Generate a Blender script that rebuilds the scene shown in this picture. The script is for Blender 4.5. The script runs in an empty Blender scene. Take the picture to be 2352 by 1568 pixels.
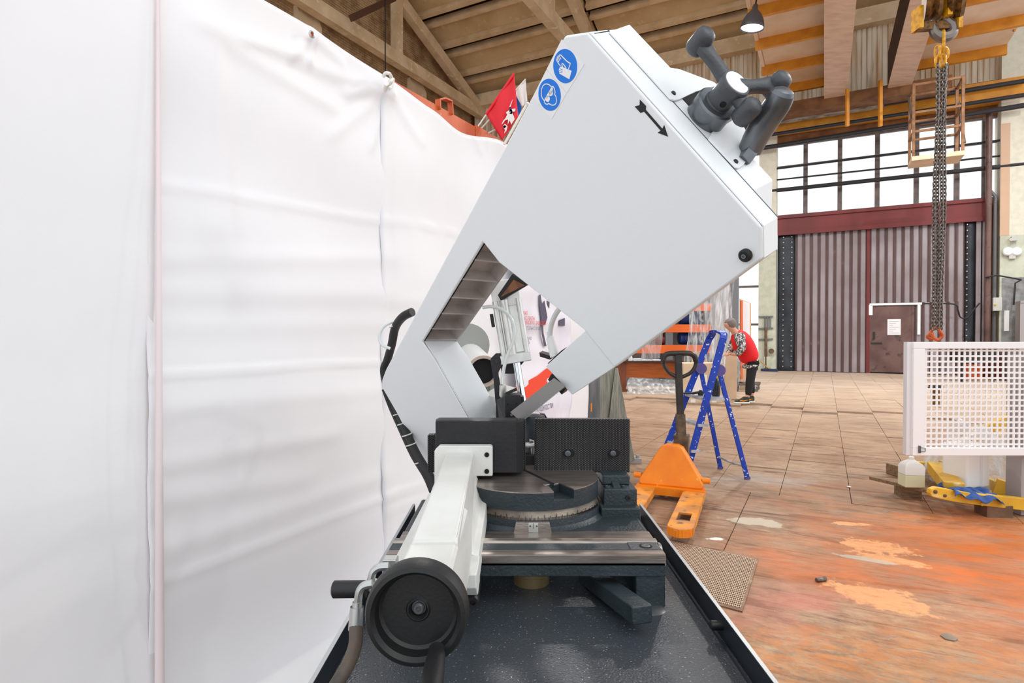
import bpy, bmesh, math, random
from mathutils import Vector, Matrix
random.seed(7)
R_ = math.radians
SC = bpy.context.scene
COL = SC.collection
V = Vector
# ------------------------------------------------------------------ camera
FPX, CX, CY = 1350.0, 1176.0, 784.0
PITCH = R_(0.68)
CAMZ = 1.35
cam_d = bpy.data.cameras.new('camera')
cam_d.sensor_width = 36.0
cam_d.lens = 36.0 * FPX / 2352.0
cam_d.clip_start = 0.05
cam_d.clip_end = 300
cam = bpy.data.objects.new('camera', cam_d)
COL.objects.link(cam)
cam.location = (0, 0, CAMZ)
cam.rotation_euler = (math.pi / 2 - PITCH, 0, 0)
SC.camera = cam
# ------------------------------------------------------------------ daylight
W = bpy.data.worlds.new('overcast_sky')
SC.world = W
W.use_nodes = True
_bg = W.node_tree.nodes['Background']
_bg.inputs[0].default_value = (0.93, 0.965, 1.0, 1)
_bg.inputs[1].default_value = 1.22
sun_d = bpy.data.lights.new('daylight_sun', 'SUN')
sun_d.energy = 0.6
sun_d.angle = R_(35)
sun_d.color = (1.0, 0.97, 0.93)
sun = bpy.data.objects.new('daylight_sun', sun_d)
COL.objects.link(sun)
sun.rotation_euler = (R_(38), R_(22), R_(20))
SC.view_settings.view_transform = 'Standard'
SC.view_settings.look = 'None'
SC.view_settings.exposure = 0.12
SC.view_settings.gamma = 1.0
SC.view_settings.use_curve_mapping = False
try:
    SC.cycles.max_bounces = 8
    SC.cycles.transparent_max_bounces = 16
except Exception:
    pass
# ------------------------------------------------------------------ pixel -> world measuring
FW = V((0, math.cos(PITCH), -math.sin(PITCH)))
UPV = V((0, math.sin(PITCH), math.cos(PITCH)))
CAMP = V((0, 0, CAMZ))
def ray(px, py):
    return FW + V((1, 0, 0)) * ((px - CX) / FPX) + UPV * ((CY - py) / FPX)
def atY(px, py, Y):
    r = ray(px, py)
    return CAMP + r * (Y / r.y)
def gnd(px, py, z=0.0):
    r = ray(px, py)
    return CAMP + r * ((z - CAMZ) / r.z)
def onpl(px, py, P0, n):
    r = ray(px, py)
    return CAMP + r * ((P0 - CAMP).dot(n) / r.dot(n))
PSI = R_(28)
HD = V((math.sin(PSI), math.cos(PSI), 0))      # across the hall, away from us
HR = V((math.cos(PSI), -math.sin(PSI), 0))     # along the hall, to the right
UZ = V((0, 0, 1))
def hall(R, D, z=0.0):
    return HR * R + HD * D + UZ * z
def atD(px, py, D):
    return onpl(px, py, HD * D + UZ, HD)
def atR(px, py, R):
    return onpl(px, py, HR * R + UZ, HR)
def hc(p):
    return (p.dot(HR), p.dot(HD), p.z)
# ------------------------------------------------------------------ materials
def lin(c):
    out = []
    for v in c[:3]:
        v /= 255.0
        out.append(v / 12.92 if v <= 0.04045 else ((v + 0.055) / 1.055) ** 2.4)
    return (*out, 1.0)
MATS = {}
def mat(name, c, rough=0.5, metal=0.0, c2=None, scale=6.0, lo=0.4, hi=0.65, bump=0.0, bscale=40.0, stretch=None,
        c3=None, scale3=40.0, lo3=0.62, hi3=0.7, spec=0.5, coat=0.0, detail=5.0, world=True, bdist=0.02):
    m = bpy.data.materials.new(name)
    m.use_nodes = True
    nt = m.node_tree
    b = nt.nodes['Principled BSDF']
    b.inputs['Roughness'].default_value = rough
    b.inputs['Metallic'].default_value = metal
    b.inputs['Specular IOR Level'].default_value = spec
    b.inputs['Coat Weight'].default_value = coat
    b.inputs['Base Color'].default_value = lin(c)
    src = None
    if c2 or bump or c3:
        g = nt.nodes.new('ShaderNodeNewGeometry')
        src = g.outputs['Position']
        if stretch:
            mp = nt.nodes.new('ShaderNodeMapping')
            mp.inputs['Scale'].default_value = stretch
            nt.links.new(src, mp.inputs[0])
            src = mp.outputs[0]
    last = None
    if c2:
        n = nt.nodes.new('ShaderNodeTexNoise')
        n.inputs['Scale'].default_value = scale
        n.inputs['Detail'].default_value = detail
        nt.links.new(src, n.inputs['Vector'])
        r = nt.nodes.new('ShaderNodeValToRGB')
        r.color_ramp.elements[0].position = lo
        r.color_ramp.elements[1].position = hi
        r.color_ramp.elements[0].color = lin(c)
        r.color_ramp.elements[1].color = lin(c2)
        nt.links.new(n.outputs['Fac'], r.inputs[0])
        last = r.outputs[0]
    if c3:
        n = nt.nodes.new('ShaderNodeTexNoise')
        n.inputs['Scale'].default_value = scale3
        n.inputs['Detail'].default_value = detail
        nt.links.new(src, n.inputs['Vector'])
        r = nt.nodes.new('ShaderNodeMapRange')
        r.inputs[1].default_value = lo3
        r.inputs[2].default_value = hi3
        nt.links.new(n.outputs['Fac'], r.inputs[0])
        mx = nt.nodes.new('ShaderNodeMix')
        mx.data_type = 'RGBA'
        nt.links.new(r.outputs[0], mx.inputs[0])
        if last: nt.links.new(last, mx.inputs[6])
        else: mx.inputs[6].default_value = lin(c)
        mx.inputs[7].default_value = lin(c3)
        last = mx.outputs[2]
    if last:
        nt.links.new(last, b.inputs['Base Color'])
    if bump:
        n = nt.nodes.new('ShaderNodeTexNoise')
        n.inputs['Scale'].default_value = bscale
        n.inputs['Detail'].default_value = 4
        nt.links.new(src, n.inputs['Vector'])
        bp = nt.nodes.new('ShaderNodeBump')
        bp.inputs['Strength'].default_value = bump
        bp.inputs['Distance'].default_value = bdist
        nt.links.new(n.outputs['Fac'], bp.inputs['Height'])
        nt.links.new(bp.outputs[0], b.inputs['Normal'])
    MATS[name] = m
    return m
def emis(name, c, s):
    m = bpy.data.materials.new(name)
    m.use_nodes = True
    b = m.node_tree.nodes['Principled BSDF']
    b.inputs['Base Color'].default_value = lin(c)
    b.inputs['Emission Color'].default_value = lin(c)
    b.inputs['Emission Strength'].default_value = s
    MATS[name] = m
def clear(name, c, alpha_fac=0.8, rough=0.15, noise=0.0):
    """clear film / glass: mostly lets light straight through, the rest is a glossy sheet"""
    m = bpy.data.materials.new(name)
    m.use_nodes = True
    nt = m.node_tree
    b = nt.nodes['Principled BSDF']
    b.inputs['Base Color'].default_value = lin(c)
    b.inputs['Roughness'].default_value = rough
    t = nt.nodes.new('ShaderNodeBsdfTransparent')
    t.inputs[0].default_value = (0.97, 0.98, 0.98, 1)
    mx = nt.nodes.new('ShaderNodeMixShader')
    mx.inputs[0].default_value = 1 - alpha_fac
    if noise:
        g = nt.nodes.new('ShaderNodeNewGeometry')
        mp = nt.nodes.new('ShaderNodeMapping')
        mp.inputs['Scale'].default_value = (6, 6, 1.2)
        n = nt.nodes.new('ShaderNodeTexNoise')
        n.inputs['Scale'].default_value = 2.2
        n.inputs['Detail'].default_value = 6
        r = nt.nodes.new('ShaderNodeMapRange')
        r.inputs[1].default_value = 0.45
        r.inputs[2].default_value = 0.7
        r.inputs[3].default_value = max(0.02, 1 - alpha_fac - noise)
        r.inputs[4].default_value = min(1, 1 - alpha_fac + noise)
        nt.links.new(g.outputs['Position'], mp.inputs[0])
        nt.links.new(mp.outputs[0], n.inputs['Vector'])
        nt.links.new(n.outputs['Fac'], r.inputs[0])
        nt.links.new(r.outputs[0], mx.inputs[0])
    nt.links.new(t.outputs[0], mx.inputs[1])
    nt.links.new(b.outputs[0], mx.inputs[2])
    nt.links.new(mx.outputs[0], nt.nodes['Material Output'].inputs[0])
    MATS[name] = m
# ------------------------------------------------------------------ mesh collecting
ORG = {}
def perp(d):
    d = d.normalized()
    a = UZ if abs(d.z) < 0.9 else V((1, 0, 0))
    x = d.cross(a).normalized()
    return x, x.cross(d).normalized()
class MB:
    def __init__(s):
        s.v, s.f = [], []
    def add(s, vs, fs):
        o = len(s.v)
        s.v += [V(p) for p in vs]
        s.f += [tuple(i + o for i in f) for f in fs]
        return s
    def hexa(s, p):      # 8 corners: bottom 4, top 4
        return s.add(p, [(0, 3, 2, 1), (4, 5, 6, 7), (0, 1, 5, 4), (1, 2, 6, 5), (2, 3, 7, 6), (3, 0, 4, 7)])
    def box(s, x0, x1, y0, y1, z0, z1):
        return s.hexa([(x0, y0, z0), (x1, y0, z0), (x1, y1, z0), (x0, y1, z0), (x0, y0, z1), (x1, y0, z1), (x1, y1, z1), (x0, y1, z1)])
    def obox(s, c, ax, ay, az, hx, hy, hz):
        c = V(c)
        P = []
        for k in (-1, 1):
            for i, j in ((-1, -1), (1, -1), (1, 1), (-1, 1)):
                P.append(c + ax * hx * i + ay * hy * j + az * hz * k)
        return s.hexa(P)
    def hbox(s, R0, R1, D0, D1, z0, z1):
        return s.hexa([hall(a, b, c) for c in (z0, z1) for a, b in ((R0, D0), (R1, D0), (R1, D1), (R0, D1))])
    def bar(s, p0, p1, w, h, up=None):
        p0, p1 = V(p0), V(p1)
        d = (p1 - p0).normalized()
        up = V(up) if up is not None else (UZ if abs(d.z) < 0.95 else V((0, 1, 0)))
        x = d.cross(up).normalized()
        u = x.cross(d).normalized()
        return s.hexa([p0 - x * w / 2 - u * h / 2, p0 + x * w / 2 - u * h / 2, p0 + x * w / 2 + u * h / 2, p0 - x * w / 2 + u * h / 2,
                       p1 - x * w / 2 - u * h / 2, p1 + x * w / 2 - u * h / 2, p1 + x * w / 2 + u * h / 2, p1 - x * w / 2 + u * h / 2])
    def prism(s, poly, vec):
        n = len(poly)
        vec = V(vec)
        P = [V(p) for p in poly] + [V(p) + vec for p in poly]
        return s.add(P, [tuple(range(n - 1, -1, -1)), tuple(range(n, 2 * n))] + [(i, (i + 1) % n, n + (i + 1) % n, n + i) for i in range(n)])
    def lathe(s, o, axis, prof, n=24, caps=True, a0=0.0):
        o = V(o)
        axis = V(axis).normalized()
        x, y = perp(axis)
        base = len(s.v)
        for r, h in prof:
            for i in range(n):
                a = a0 + 2 * math.pi * i / n
                s.v.append(o + axis * h + (x * math.cos(a) + y * math.sin(a)) * r)
        for k in range(len(prof) - 1):
            for i in range(n):
                j = (i + 1) % n
                s.f.append((base + k * n + i, base + k * n + j, base + (k + 1) * n + j, base + (k + 1) * n + i))
        if caps:
            s.f.append(tuple(base + i for i in range(n - 1, -1, -1)))
            s.f.append(tuple(base + (len(prof) - 1) * n + i for i in range(n)))
        return s
    def cyl(s, p0, p1, r, r2=None, n=20):
        p0, p1 = V(p0), V(p1)
        return s.lathe(p0, p1 - p0, [(r, 0), (r if r2 is None else r2, (p1 - p0).length)], n)
    def tube(s, pts, r, n=10, closed=False, caps=True):
        pts = [V(p) for p in pts]
        m = len(pts)
        rs = r if isinstance(r, (list, tuple)) else [r] * m
        base = len(s.v)
        x = None
        for i, p in enumerate(pts):
            if closed: d = pts[(i + 1) % m] - pts[i - 1]
            else: d = pts[min(i + 1, m - 1)] - pts[max(i - 1, 0)]
            d.normalize()
            if x is None: x, y = perp(d)
            else:
                x = (x - d * x.dot(d)).normalized()
                y = x.cross(d).normalized()
            for k in range(n):
                a = 2 * math.pi * k / n
                s.v.append(p + (x * math.cos(a) + y * math.sin(a)) * rs[i])
        for i in range(m if closed else m - 1):
            for k in range(n):
                a, b = base + i * n, base + ((i + 1) % m) * n
                s.f.append((a + k, a + (k + 1) % n, b + (k + 1) % n, b + k))
        if caps and not closed:
            s.f.append(tuple(base + k for k in range(n - 1, -1, -1)))
            s.f.append(tuple(base + (m - 1) * n + k for k in range(n)))
        return s
    def grid(s, fn, nu, nv):
        base = len(s.v)
        for j in range(nv + 1):
            for i in range(nu + 1):
                s.v.append(V(fn(i / nu, j / nv)))
        for j in range(nv):
            for i in range(nu):
                a = base + j * (nu + 1) + i
                s.f.append((a, a + 1, a + nu + 2, a + nu + 1))
        return s
    def mesh(s, name, m, off=V((0, 0, 0)), angle=32, recalc=True):
        me = bpy.data.meshes.new(name)
        me.from_pydata([tuple(p - off) for p in s.v], [], s.f)
        if recalc:
            bm = bmesh.new()
            bm.from_mesh(me)
            bmesh.ops.recalc_face_normals(bm, faces=bm.faces)
            bm.to_mesh(me)
            bm.free()
        me.materials.append(MATS[m])
        me.polygons.foreach_set('use_smooth', [True] * len(me.polygons))
        me.set_sharp_from_angle(angle=R_(angle))
        return me
    def build(s, name, m, parent=None, bevel=0.0, angle=32, label=None, solid=0.0, segs=2):
        if parent is not None: off = ORG[parent.name]
        else:
            xs = [p.x for p in s.v]; ys = [p.y for p in s.v]
            off = V(((min(xs) + max(xs)) / 2, (min(ys) + max(ys)) / 2, min(p.z for p in s.v)))
        o = bpy.data.objects.new(name, s.mesh(name, m, off, angle, recalc=not solid))
        COL.objects.link(o)
        if parent is not None: o.parent = parent
        else: o.location = off
        ORG[o.name] = off
        if solid:
            md = o.modifiers.new('thickness', 'SOLIDIFY')
            md.thickness = solid
            md.offset = 0
        if bevel:
            md = o.modifiers.new('bevel', 'BEVEL')
            md.width = bevel
            md.segments = segs
            md.limit_method = 'ANGLE'
            md.angle_limit = R_(40)
            md.harden_normals = True
        if label: o['label'] = label
        return o
def tag(o, label, cat=None, group=None, kind=None):
    if label: o['label'] = label
    if cat: o['category'] = cat
    if group: o['group'] = group
    if kind: o['kind'] = kind
    return o
def thing(name, loc, label, cat, group=None):
    o = bpy.data.objects.new(name, None)
    o.empty_display_size = 0.1
    COL.objects.link(o)
    o.location = loc
    ORG[o.name] = V(loc)
    return tag(o, label, cat, group)
def piece(name, me, parent, pos, rot=None, scale=None):
    o = bpy.data.objects.new(name, me)
    COL.objects.link(o)
    o.parent = parent
    o.location = V(pos) - ORG[parent.name]
    if rot is not None: o.rotation_euler = rot
    if scale is not None: o.scale = scale
    ORG[o.name] = V(pos)
    return o
def struct(o):
    o['kind'] = 'structure'
    return o
def bez(pts, n=8):
    """Catmull-Rom through points"""
    pts = [V(p) for p in pts]
    P = [pts[0] * 2 - pts[1]] + pts + [pts[-1] * 2 - pts[-2]]
    out = []
    for i in range(1, len(P) - 2):
        for k in range(n):
            t = k / n
            a, b, c, d = P[i - 1], P[i], P[i + 1], P[i + 2]
            out.append(0.5 * ((2 * b) + (c - a) * t + (2 * a - 5 * b + 4 * c - d) * t * t + (3 * b - a - 3 * c + d) * t ** 3))
    out.append(pts[-1])
    return out
def text_mesh(s, size, m, name):
    cu = bpy.data.curves.new(name, 'FONT')
    cu.body = s
    cu.size = size
    o = bpy.data.objects.new(name, cu)
    COL.objects.link(o)
    dg = bpy.context.evaluated_depsgraph_get()
    me = bpy.data.meshes.new_from_object(o.evaluated_get(dg))
    bpy.data.objects.remove(o)
    bpy.data.curves.remove(cu)
    me.materials.clear()
    me.materials.append(MATS[m])
    return me
# ------------------------------------------------------------------ material list
mat('bow_white', (235, 239, 242), 0.38, bump=0.06, bscale=260, bdist=0.004)
mat('cast_white', (225, 225, 221), 0.42, bump=0.12, bscale=90, c2=(214, 213, 207), scale=5, bdist=0.006)
mat('teal_cast', (41, 51, 56), 0.42, bump=0.25, bscale=150, c2=(50, 60, 65), scale=12, c3=(110, 120, 122), scale3=160, lo3=0.70, hi3=0.76, bdist=0.006)
mat('tray_paint', (58, 64, 70), 0.27, bump=0.3, bscale=320, c3=(170, 174, 176), scale3=300, lo3=0.66, hi3=0.74, bdist=0.004)
mat('tray_edge', (30, 36, 44), 0.45)
mat('bare_edge', (185, 188, 190), 0.4, metal=0.6)
mat('steel_ground', (176, 166, 158), 0.34, metal=0.85, c2=(140, 130, 124), scale=9, stretch=(1, 6, 6), bump=0.05, bscale=60)
mat('steel_disc', (184, 174, 167), 0.33, metal=0.85, c2=(146, 136, 129), scale=7, stretch=(1, 5, 1), bump=0.08, bscale=90)
mat('steel_scale', (150, 140, 128), 0.4, metal=0.7, c2=(110, 100, 90), scale=14)
mat('aluminium', (222, 222, 218), 0.32, metal=0.75, c2=(205, 205, 202), scale=20)
mat('chrome', (225, 228, 230), 0.12, metal=1.0)
mat('zinc', (190, 192, 190), 0.3, metal=0.9)
mat('black_oxide', (34, 34, 37), 0.42, metal=0.35, c2=(44, 43, 46), scale=8, bump=0.05, bscale=120)
mat('black_plastic', (22, 22, 23), 0.5, bump=0.04, bscale=200)
mat('grey_plastic', (66, 70, 75), 0.42, bump=0.08, bscale=220)
mat('steel_grey', (118, 122, 126), 0.3, metal=0.7, c2=(88, 94, 100), scale=14)
mat('rubber', (16, 16, 17), 0.6)
mat('hole_dark', (10, 10, 11), 0.8)
mat('blade_steel', (146, 144, 142), 0.38, metal=0.6)
mat('rib_casting', (196, 190, 187), 0.3, metal=0.25, c2=(180, 172, 166), scale=16)
mat('brown_cover', (150, 98, 58), 0.3, c2=(120, 74, 42), scale=7, stretch=(1, 5, 1))
mat('pebble', (150, 132, 114), 0.8)
mat('sticker_white', (242, 243, 245), 0.45)
mat('sticker_blue', (0, 122, 230), 0.45)
mat('print_black', (18, 18, 22), 0.5)
mat('cable_black', (20, 20, 22), 0.5)
mat('tie_white', (225, 225, 215), 0.5)
mat('hose_clear', (215, 220, 220), 0.15, spec=0.7)
mat('hose_worn', (92, 78, 66), 0.55, c2=(60, 55, 52), scale=22)
mat('brass_post', (150, 130, 92), 0.4, metal=0.4)
mat('motor_grey', (150, 152, 148), 0.5)
mat('tube_card', (196, 176, 160), 0.7)
mat('film_roll', (226, 226, 224), 0.3)
mat('tarp', (238, 238, 240), 0.5, bump=0.06, bscale=500, c2=(231, 231, 234), scale=1.2, bdist=0.003)
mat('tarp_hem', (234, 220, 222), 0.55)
mat('rope_white', (230, 228, 224), 0.7)
mat('rack_orange', (206, 96, 38), 0.5, c2=(186, 78, 30), scale=6, c3=(222, 170, 140), scale3=30, lo3=0.66, hi3=0.74)
mat('flag_red', (222, 22, 40), 0.6)
mat('flag_white', (225, 222, 218), 0.6)
mat('flag_blue', (20, 96, 190), 0.6)
mat('flag_pole', (222, 216, 205), 0.5)
mat('cape_blue', (44, 58, 120), 0.6)
mat('brick', (190, 158, 118), 0.85, c2=(150, 118, 84), scale=2.2, bump=0.3, bscale=30)
mat('mortar', (110, 86, 62), 0.9)
mat('truss_concrete', (222, 198, 164), 0.8, c2=(204, 176, 138), scale=1.6, c3=(232, 214, 186), scale3=5, lo3=0.6, hi3=0.7, bump=0.15, bscale=20)
mat('roof_concrete', (216, 190, 148), 0.8, c2=(198, 170, 126), scale=0.9, c3=(226, 204, 166), scale3=4, lo3=0.6, hi3=0.72)
mat('roof_rib', (224, 196, 158), 0.8, c2=(206, 176, 136), scale=2)
mat('roof_gap', (62, 44, 30), 0.9, c2=(96, 78, 60), scale=9, lo=0.55, hi=0.75)
mat('wall_panel', (226, 214, 194), 0.8, c2=(196, 164, 126), scale=3.2, stretch=(1.6, 1.6, 0.12), lo=0.42, hi=0.62, c3=(96, 88, 76), scale3=3.6, lo3=0.62, hi3=0.74)
mat('wall_brown', (140, 96, 58), 0.7, c2=(110, 70, 40), scale=3)
mat('column_pale', (228, 224, 206), 0.8, c2=(216, 214, 196), scale=6, bump=0.15, bscale=30)
mat('column_green', (200, 202, 184), 0.8, c2=(186, 190, 170), scale=5, bump=0.2, bscale=25)
mat('column_grey', (150, 150, 148), 0.75, c2=(120, 122, 124), scale=5)
mat('column_rosy', (208, 176, 150), 0.8)
mat('window_frame', (92, 84, 84), 0.6, c2=(120, 104, 96), scale=5)
clear('window_glass', (235, 240, 245), 0.92, 0.1)
mat('pipe_black', (38, 38, 42), 0.5)
mat('pipe_foil', (170, 168, 166), 0.3, metal=0.7, c2=(90, 86, 84), scale=6, stretch=(0.5, 0.5, 3))
mat('crane_pink', (220, 190, 168), 0.6, c2=(204, 170, 146), scale=2.0, stretch=(1, 3, 1))
mat('crane_dark', (84, 54, 38), 0.7)
mat('crane_yellow', (222, 150, 36), 0.55, c2=(204, 130, 30), scale=3)
mat('crane_deck', (226, 196, 164), 0.7, c2=(236, 212, 188), scale=1.6)
mat('hook_yellow', (232, 170, 20), 0.45, c2=(190, 130, 20), scale=14)
mat('hook_rusty', (132, 88, 28), 0.55, c2=(60, 44, 24), scale=16, metal=0.2)
mat('hook_steel', (126, 118, 112), 0.35, metal=0.6)
mat('chain_steel', (92, 84, 78), 0.42, metal=0.7, c2=(140, 132, 126), scale=40)
mat('cage_steel', (150, 106, 66), 0.6, c2=(116, 78, 46), scale=6)
mat('gate_red', (118, 40, 38), 0.55, c2=(100, 32, 31), scale=1.4, stretch=(1, 1, 0.4))
mat('gate_brown', (96, 68, 66), 0.42, c2=(80, 54, 52), scale=1.1, c3=(150, 130, 128), scale3=1.4, lo3=0.66, hi3=0.8)
mat('gate_light', (160, 150, 155), 0.45, c2=(138, 126, 128), scale=0.8)
mat('door_brown', (112, 84, 78), 0.42, c2=(88, 62, 56), scale=1.5, c3=(70, 52, 50), scale3=4, lo3=0.6, hi3=0.7)
mat('gate_rubber', (42, 48, 56), 0.45, c2=(26, 28, 32), scale=2.4, bump=0.2, bscale=6)
mat('rivet', (210, 210, 212), 0.35, metal=0.5)
mat('paper', (232, 233, 236), 0.7)
mat('paper_ink', (150, 150, 156), 0.7)
emis('lamp_glow', (255, 252, 240), 6.0)
mat('lamp_shade', (84, 84, 88), 0.45)
mat('box_grey', (196, 196, 190), 0.55)
mat('fence_white', (242, 242, 242), 0.45)
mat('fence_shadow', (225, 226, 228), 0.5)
mat('machine_grey', (160, 154, 154), 0.55)
mat('frame_yellow', (226, 178, 44), 0.5, c2=(206, 156, 40), scale=4, c3=(236, 214, 150), scale3=9, lo3=0.62, hi3=0.72)
mat('wood_old', (150, 122, 92), 0.8, c2=(116, 90, 66), scale=5, stretch=(3, 12, 12), bump=0.3, bscale=20)
mat('wood_dark', (120, 92, 70), 0.8, c2=(88, 66, 50), scale=6, bump=0.3, bscale=22)
mat('rag_blue', (62, 96, 160), 0.85, c2=(44, 74, 134), scale=20)
mat('jug_white', (240, 240, 236), 0.35, spec=0.5)
mat('jug_liquid', (222, 224, 188), 0.35)
clear('film_clear', (238, 240, 242), 0.62, 0.2, noise=0.3)
clear('film_thin', (240, 242, 244), 0.74, 0.25, noise=0.14)
mat('truck_orange', (246, 142, 16), 0.45, c2=(232, 122, 10), scale=4, c3=(250, 190, 110), scale3=14, lo3=0.66, hi3=0.72)
mat('truck_fork', (236, 148, 44), 0.5, c2=(192, 126, 62), scale=7, lo=0.4, hi=0.62, c3=(110, 84, 60), scale3=11, lo3=0.6, hi3=0.68)
mat('truck_black', (26, 25, 25), 0.35, c2=(44, 40, 36), scale=10)
mat('truck_worn', (104, 84, 62), 0.5, c2=(60, 52, 44), scale=18)
mat('ladder_blue', (6, 62, 178), 0.4, c2=(4, 52, 158), scale=5, c3=(232, 236, 244), scale3=30, lo3=0.635, hi3=0.65)
mat('ladder_violet', (86, 76, 140), 0.5)
mat('ladder_tread', (196, 196, 198), 0.45, metal=0.3, c2=(150, 152, 156), scale=14)
mat('bottle_dark', (36, 38, 40), 0.3, c2=(52, 56, 56), scale=40)
mat('cap_yellow', (196, 176, 40), 0.5)
mat('cardboard', (214, 188, 158), 0.8, c2=(204, 176, 144), scale=3)
mat('tape_white', (232, 226, 218), 0.4)
mat('desk_wood', (178, 92, 34), 0.42, c2=(158, 76, 24), scale=3, stretch=(1, 1, 14))
mat('desk_side', (120, 62, 34), 0.5, c2=(100, 50, 26), scale=4, stretch=(6, 6, 1))
mat('desk_top', (40, 28, 26), 0.5)
mat('shelf_orange', (236, 104, 30), 0.5)
mat('shelf_grey', (112, 114, 118), 0.55)
mat('motor_blue', (32, 66, 140), 0.4, c2=(24, 50, 112), scale=9)
mat('vest_red', (222, 10, 26), 0.7)
mat('skin', (206, 150, 124), 0.55)
mat('hair_grey', (120, 110, 104), 0.8)
mat('trousers', (18, 18, 20), 0.75)
mat('camo', (70, 70, 70), 0.75, c2=(206, 202, 200), scale=30, lo=0.5, hi=0.54)
mat('shoe_dark', (42, 50, 44), 0.6)
mat('shoe_sole', (226, 224, 214), 0.6)
mat('shoe_orange', (240, 150, 30), 0.5)
mat('cart_grey', (92, 84, 80), 0.5)
mat('board_orange', (226, 110, 60), 0.6)
mat('broom_blue', (40, 52, 80), 0.8)
mat('broom_stick', (206, 166, 84), 0.6)
mat('cab_grey', (96, 100, 102), 0.42, metal=0.3, c2=(128, 128, 126), scale=5, stretch=(3, 3, 0.5), c3=(226, 112, 34), scale3=10, lo3=0.68, hi3=0.70)
mat('cab_side', (156, 154, 140), 0.45, metal=0.3, c2=(120, 122, 112), scale=8, stretch=(8, 8, 0.6))
mat('cab_blue', (72, 96, 136), 0.5)
mat('banner_white', (234, 233, 240), 0.55, c2=(222, 220, 232), scale=3)
mat('banner_red', (240, 70, 38), 0.5)
mat('banner_text_red', (226, 70, 74), 0.5)
mat('banner_text_grey', (96, 92, 104), 0.5)
mat('banner_dark', (84, 78, 98), 0.55)
mat('debris', (222, 216, 208), 0.8)
mat('checker_rib', (196, 170, 144), 0.45, metal=0.2)
mat('checker_plate', (150, 120, 94), 0.5, metal=0.25, c2=(128, 96, 74), scale=5, c3=(176, 150, 128), scale3=8, lo3=0.58, hi3=0.7)
# knurled jaw steel: two crossed sets of fine ridges
def knurl():
    m = bpy.data.materials.new('knurled_steel')
    m.use_nodes = True
    nt = m.node_tree
    b = nt.nodes['Principled BSDF']
    b.inputs['Metallic'].default_value = 0.55
    b.inputs['Roughness'].default_value = 0.36
    b.inputs['Base Color'].default_value = lin((58, 57, 60))
    g = nt.nodes.new('ShaderNodeNewGeometry')
    hs = []
    for ang in (32, -32):
        mp = nt.nodes.new('ShaderNodeMapping')
        mp.inputs['Rotation'].default_value = (0, R_(ang), 0)
        w = nt.nodes.new('ShaderNodeTexWave')
        w.bands_direction = 'Z'
        w.inputs['Scale'].default_value = 78
        nt.links.new(g.outputs['Position'], mp.inputs[0])
        nt.links.new(mp.outputs[0], w.inputs['Vector'])
        hs.append(w.outputs['Fac'])
    mx = nt.nodes.new('ShaderNodeMath')
    mx.operation = 'MINIMUM'
    nt.links.new(hs[0], mx.inputs[0])
    nt.links.new(hs[1], mx.inputs[1])
    bp = nt.nodes.new('ShaderNodeBump')
    bp.inputs['Strength'].default_value = 1.0
    bp.inputs['Distance'].default_value = 0.004
    nt.links.new(mx.outputs[0], bp.inputs['Height'])
    nt.links.new(bp.outputs[0], b.inputs['Normal'])
    r = nt.nodes.new('ShaderNodeValToRGB')
    r.color_ramp.elements[0].color = lin((34, 34, 36))
    r.color_ramp.elements[1].color = lin((128, 126, 128))
    nt.links.new(mx.outputs[0], r.inputs[0])
    nt.links.new(r.outputs[0], b.inputs['Base Color'])
    MATS['knurled_steel'] = m
knurl()
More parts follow.
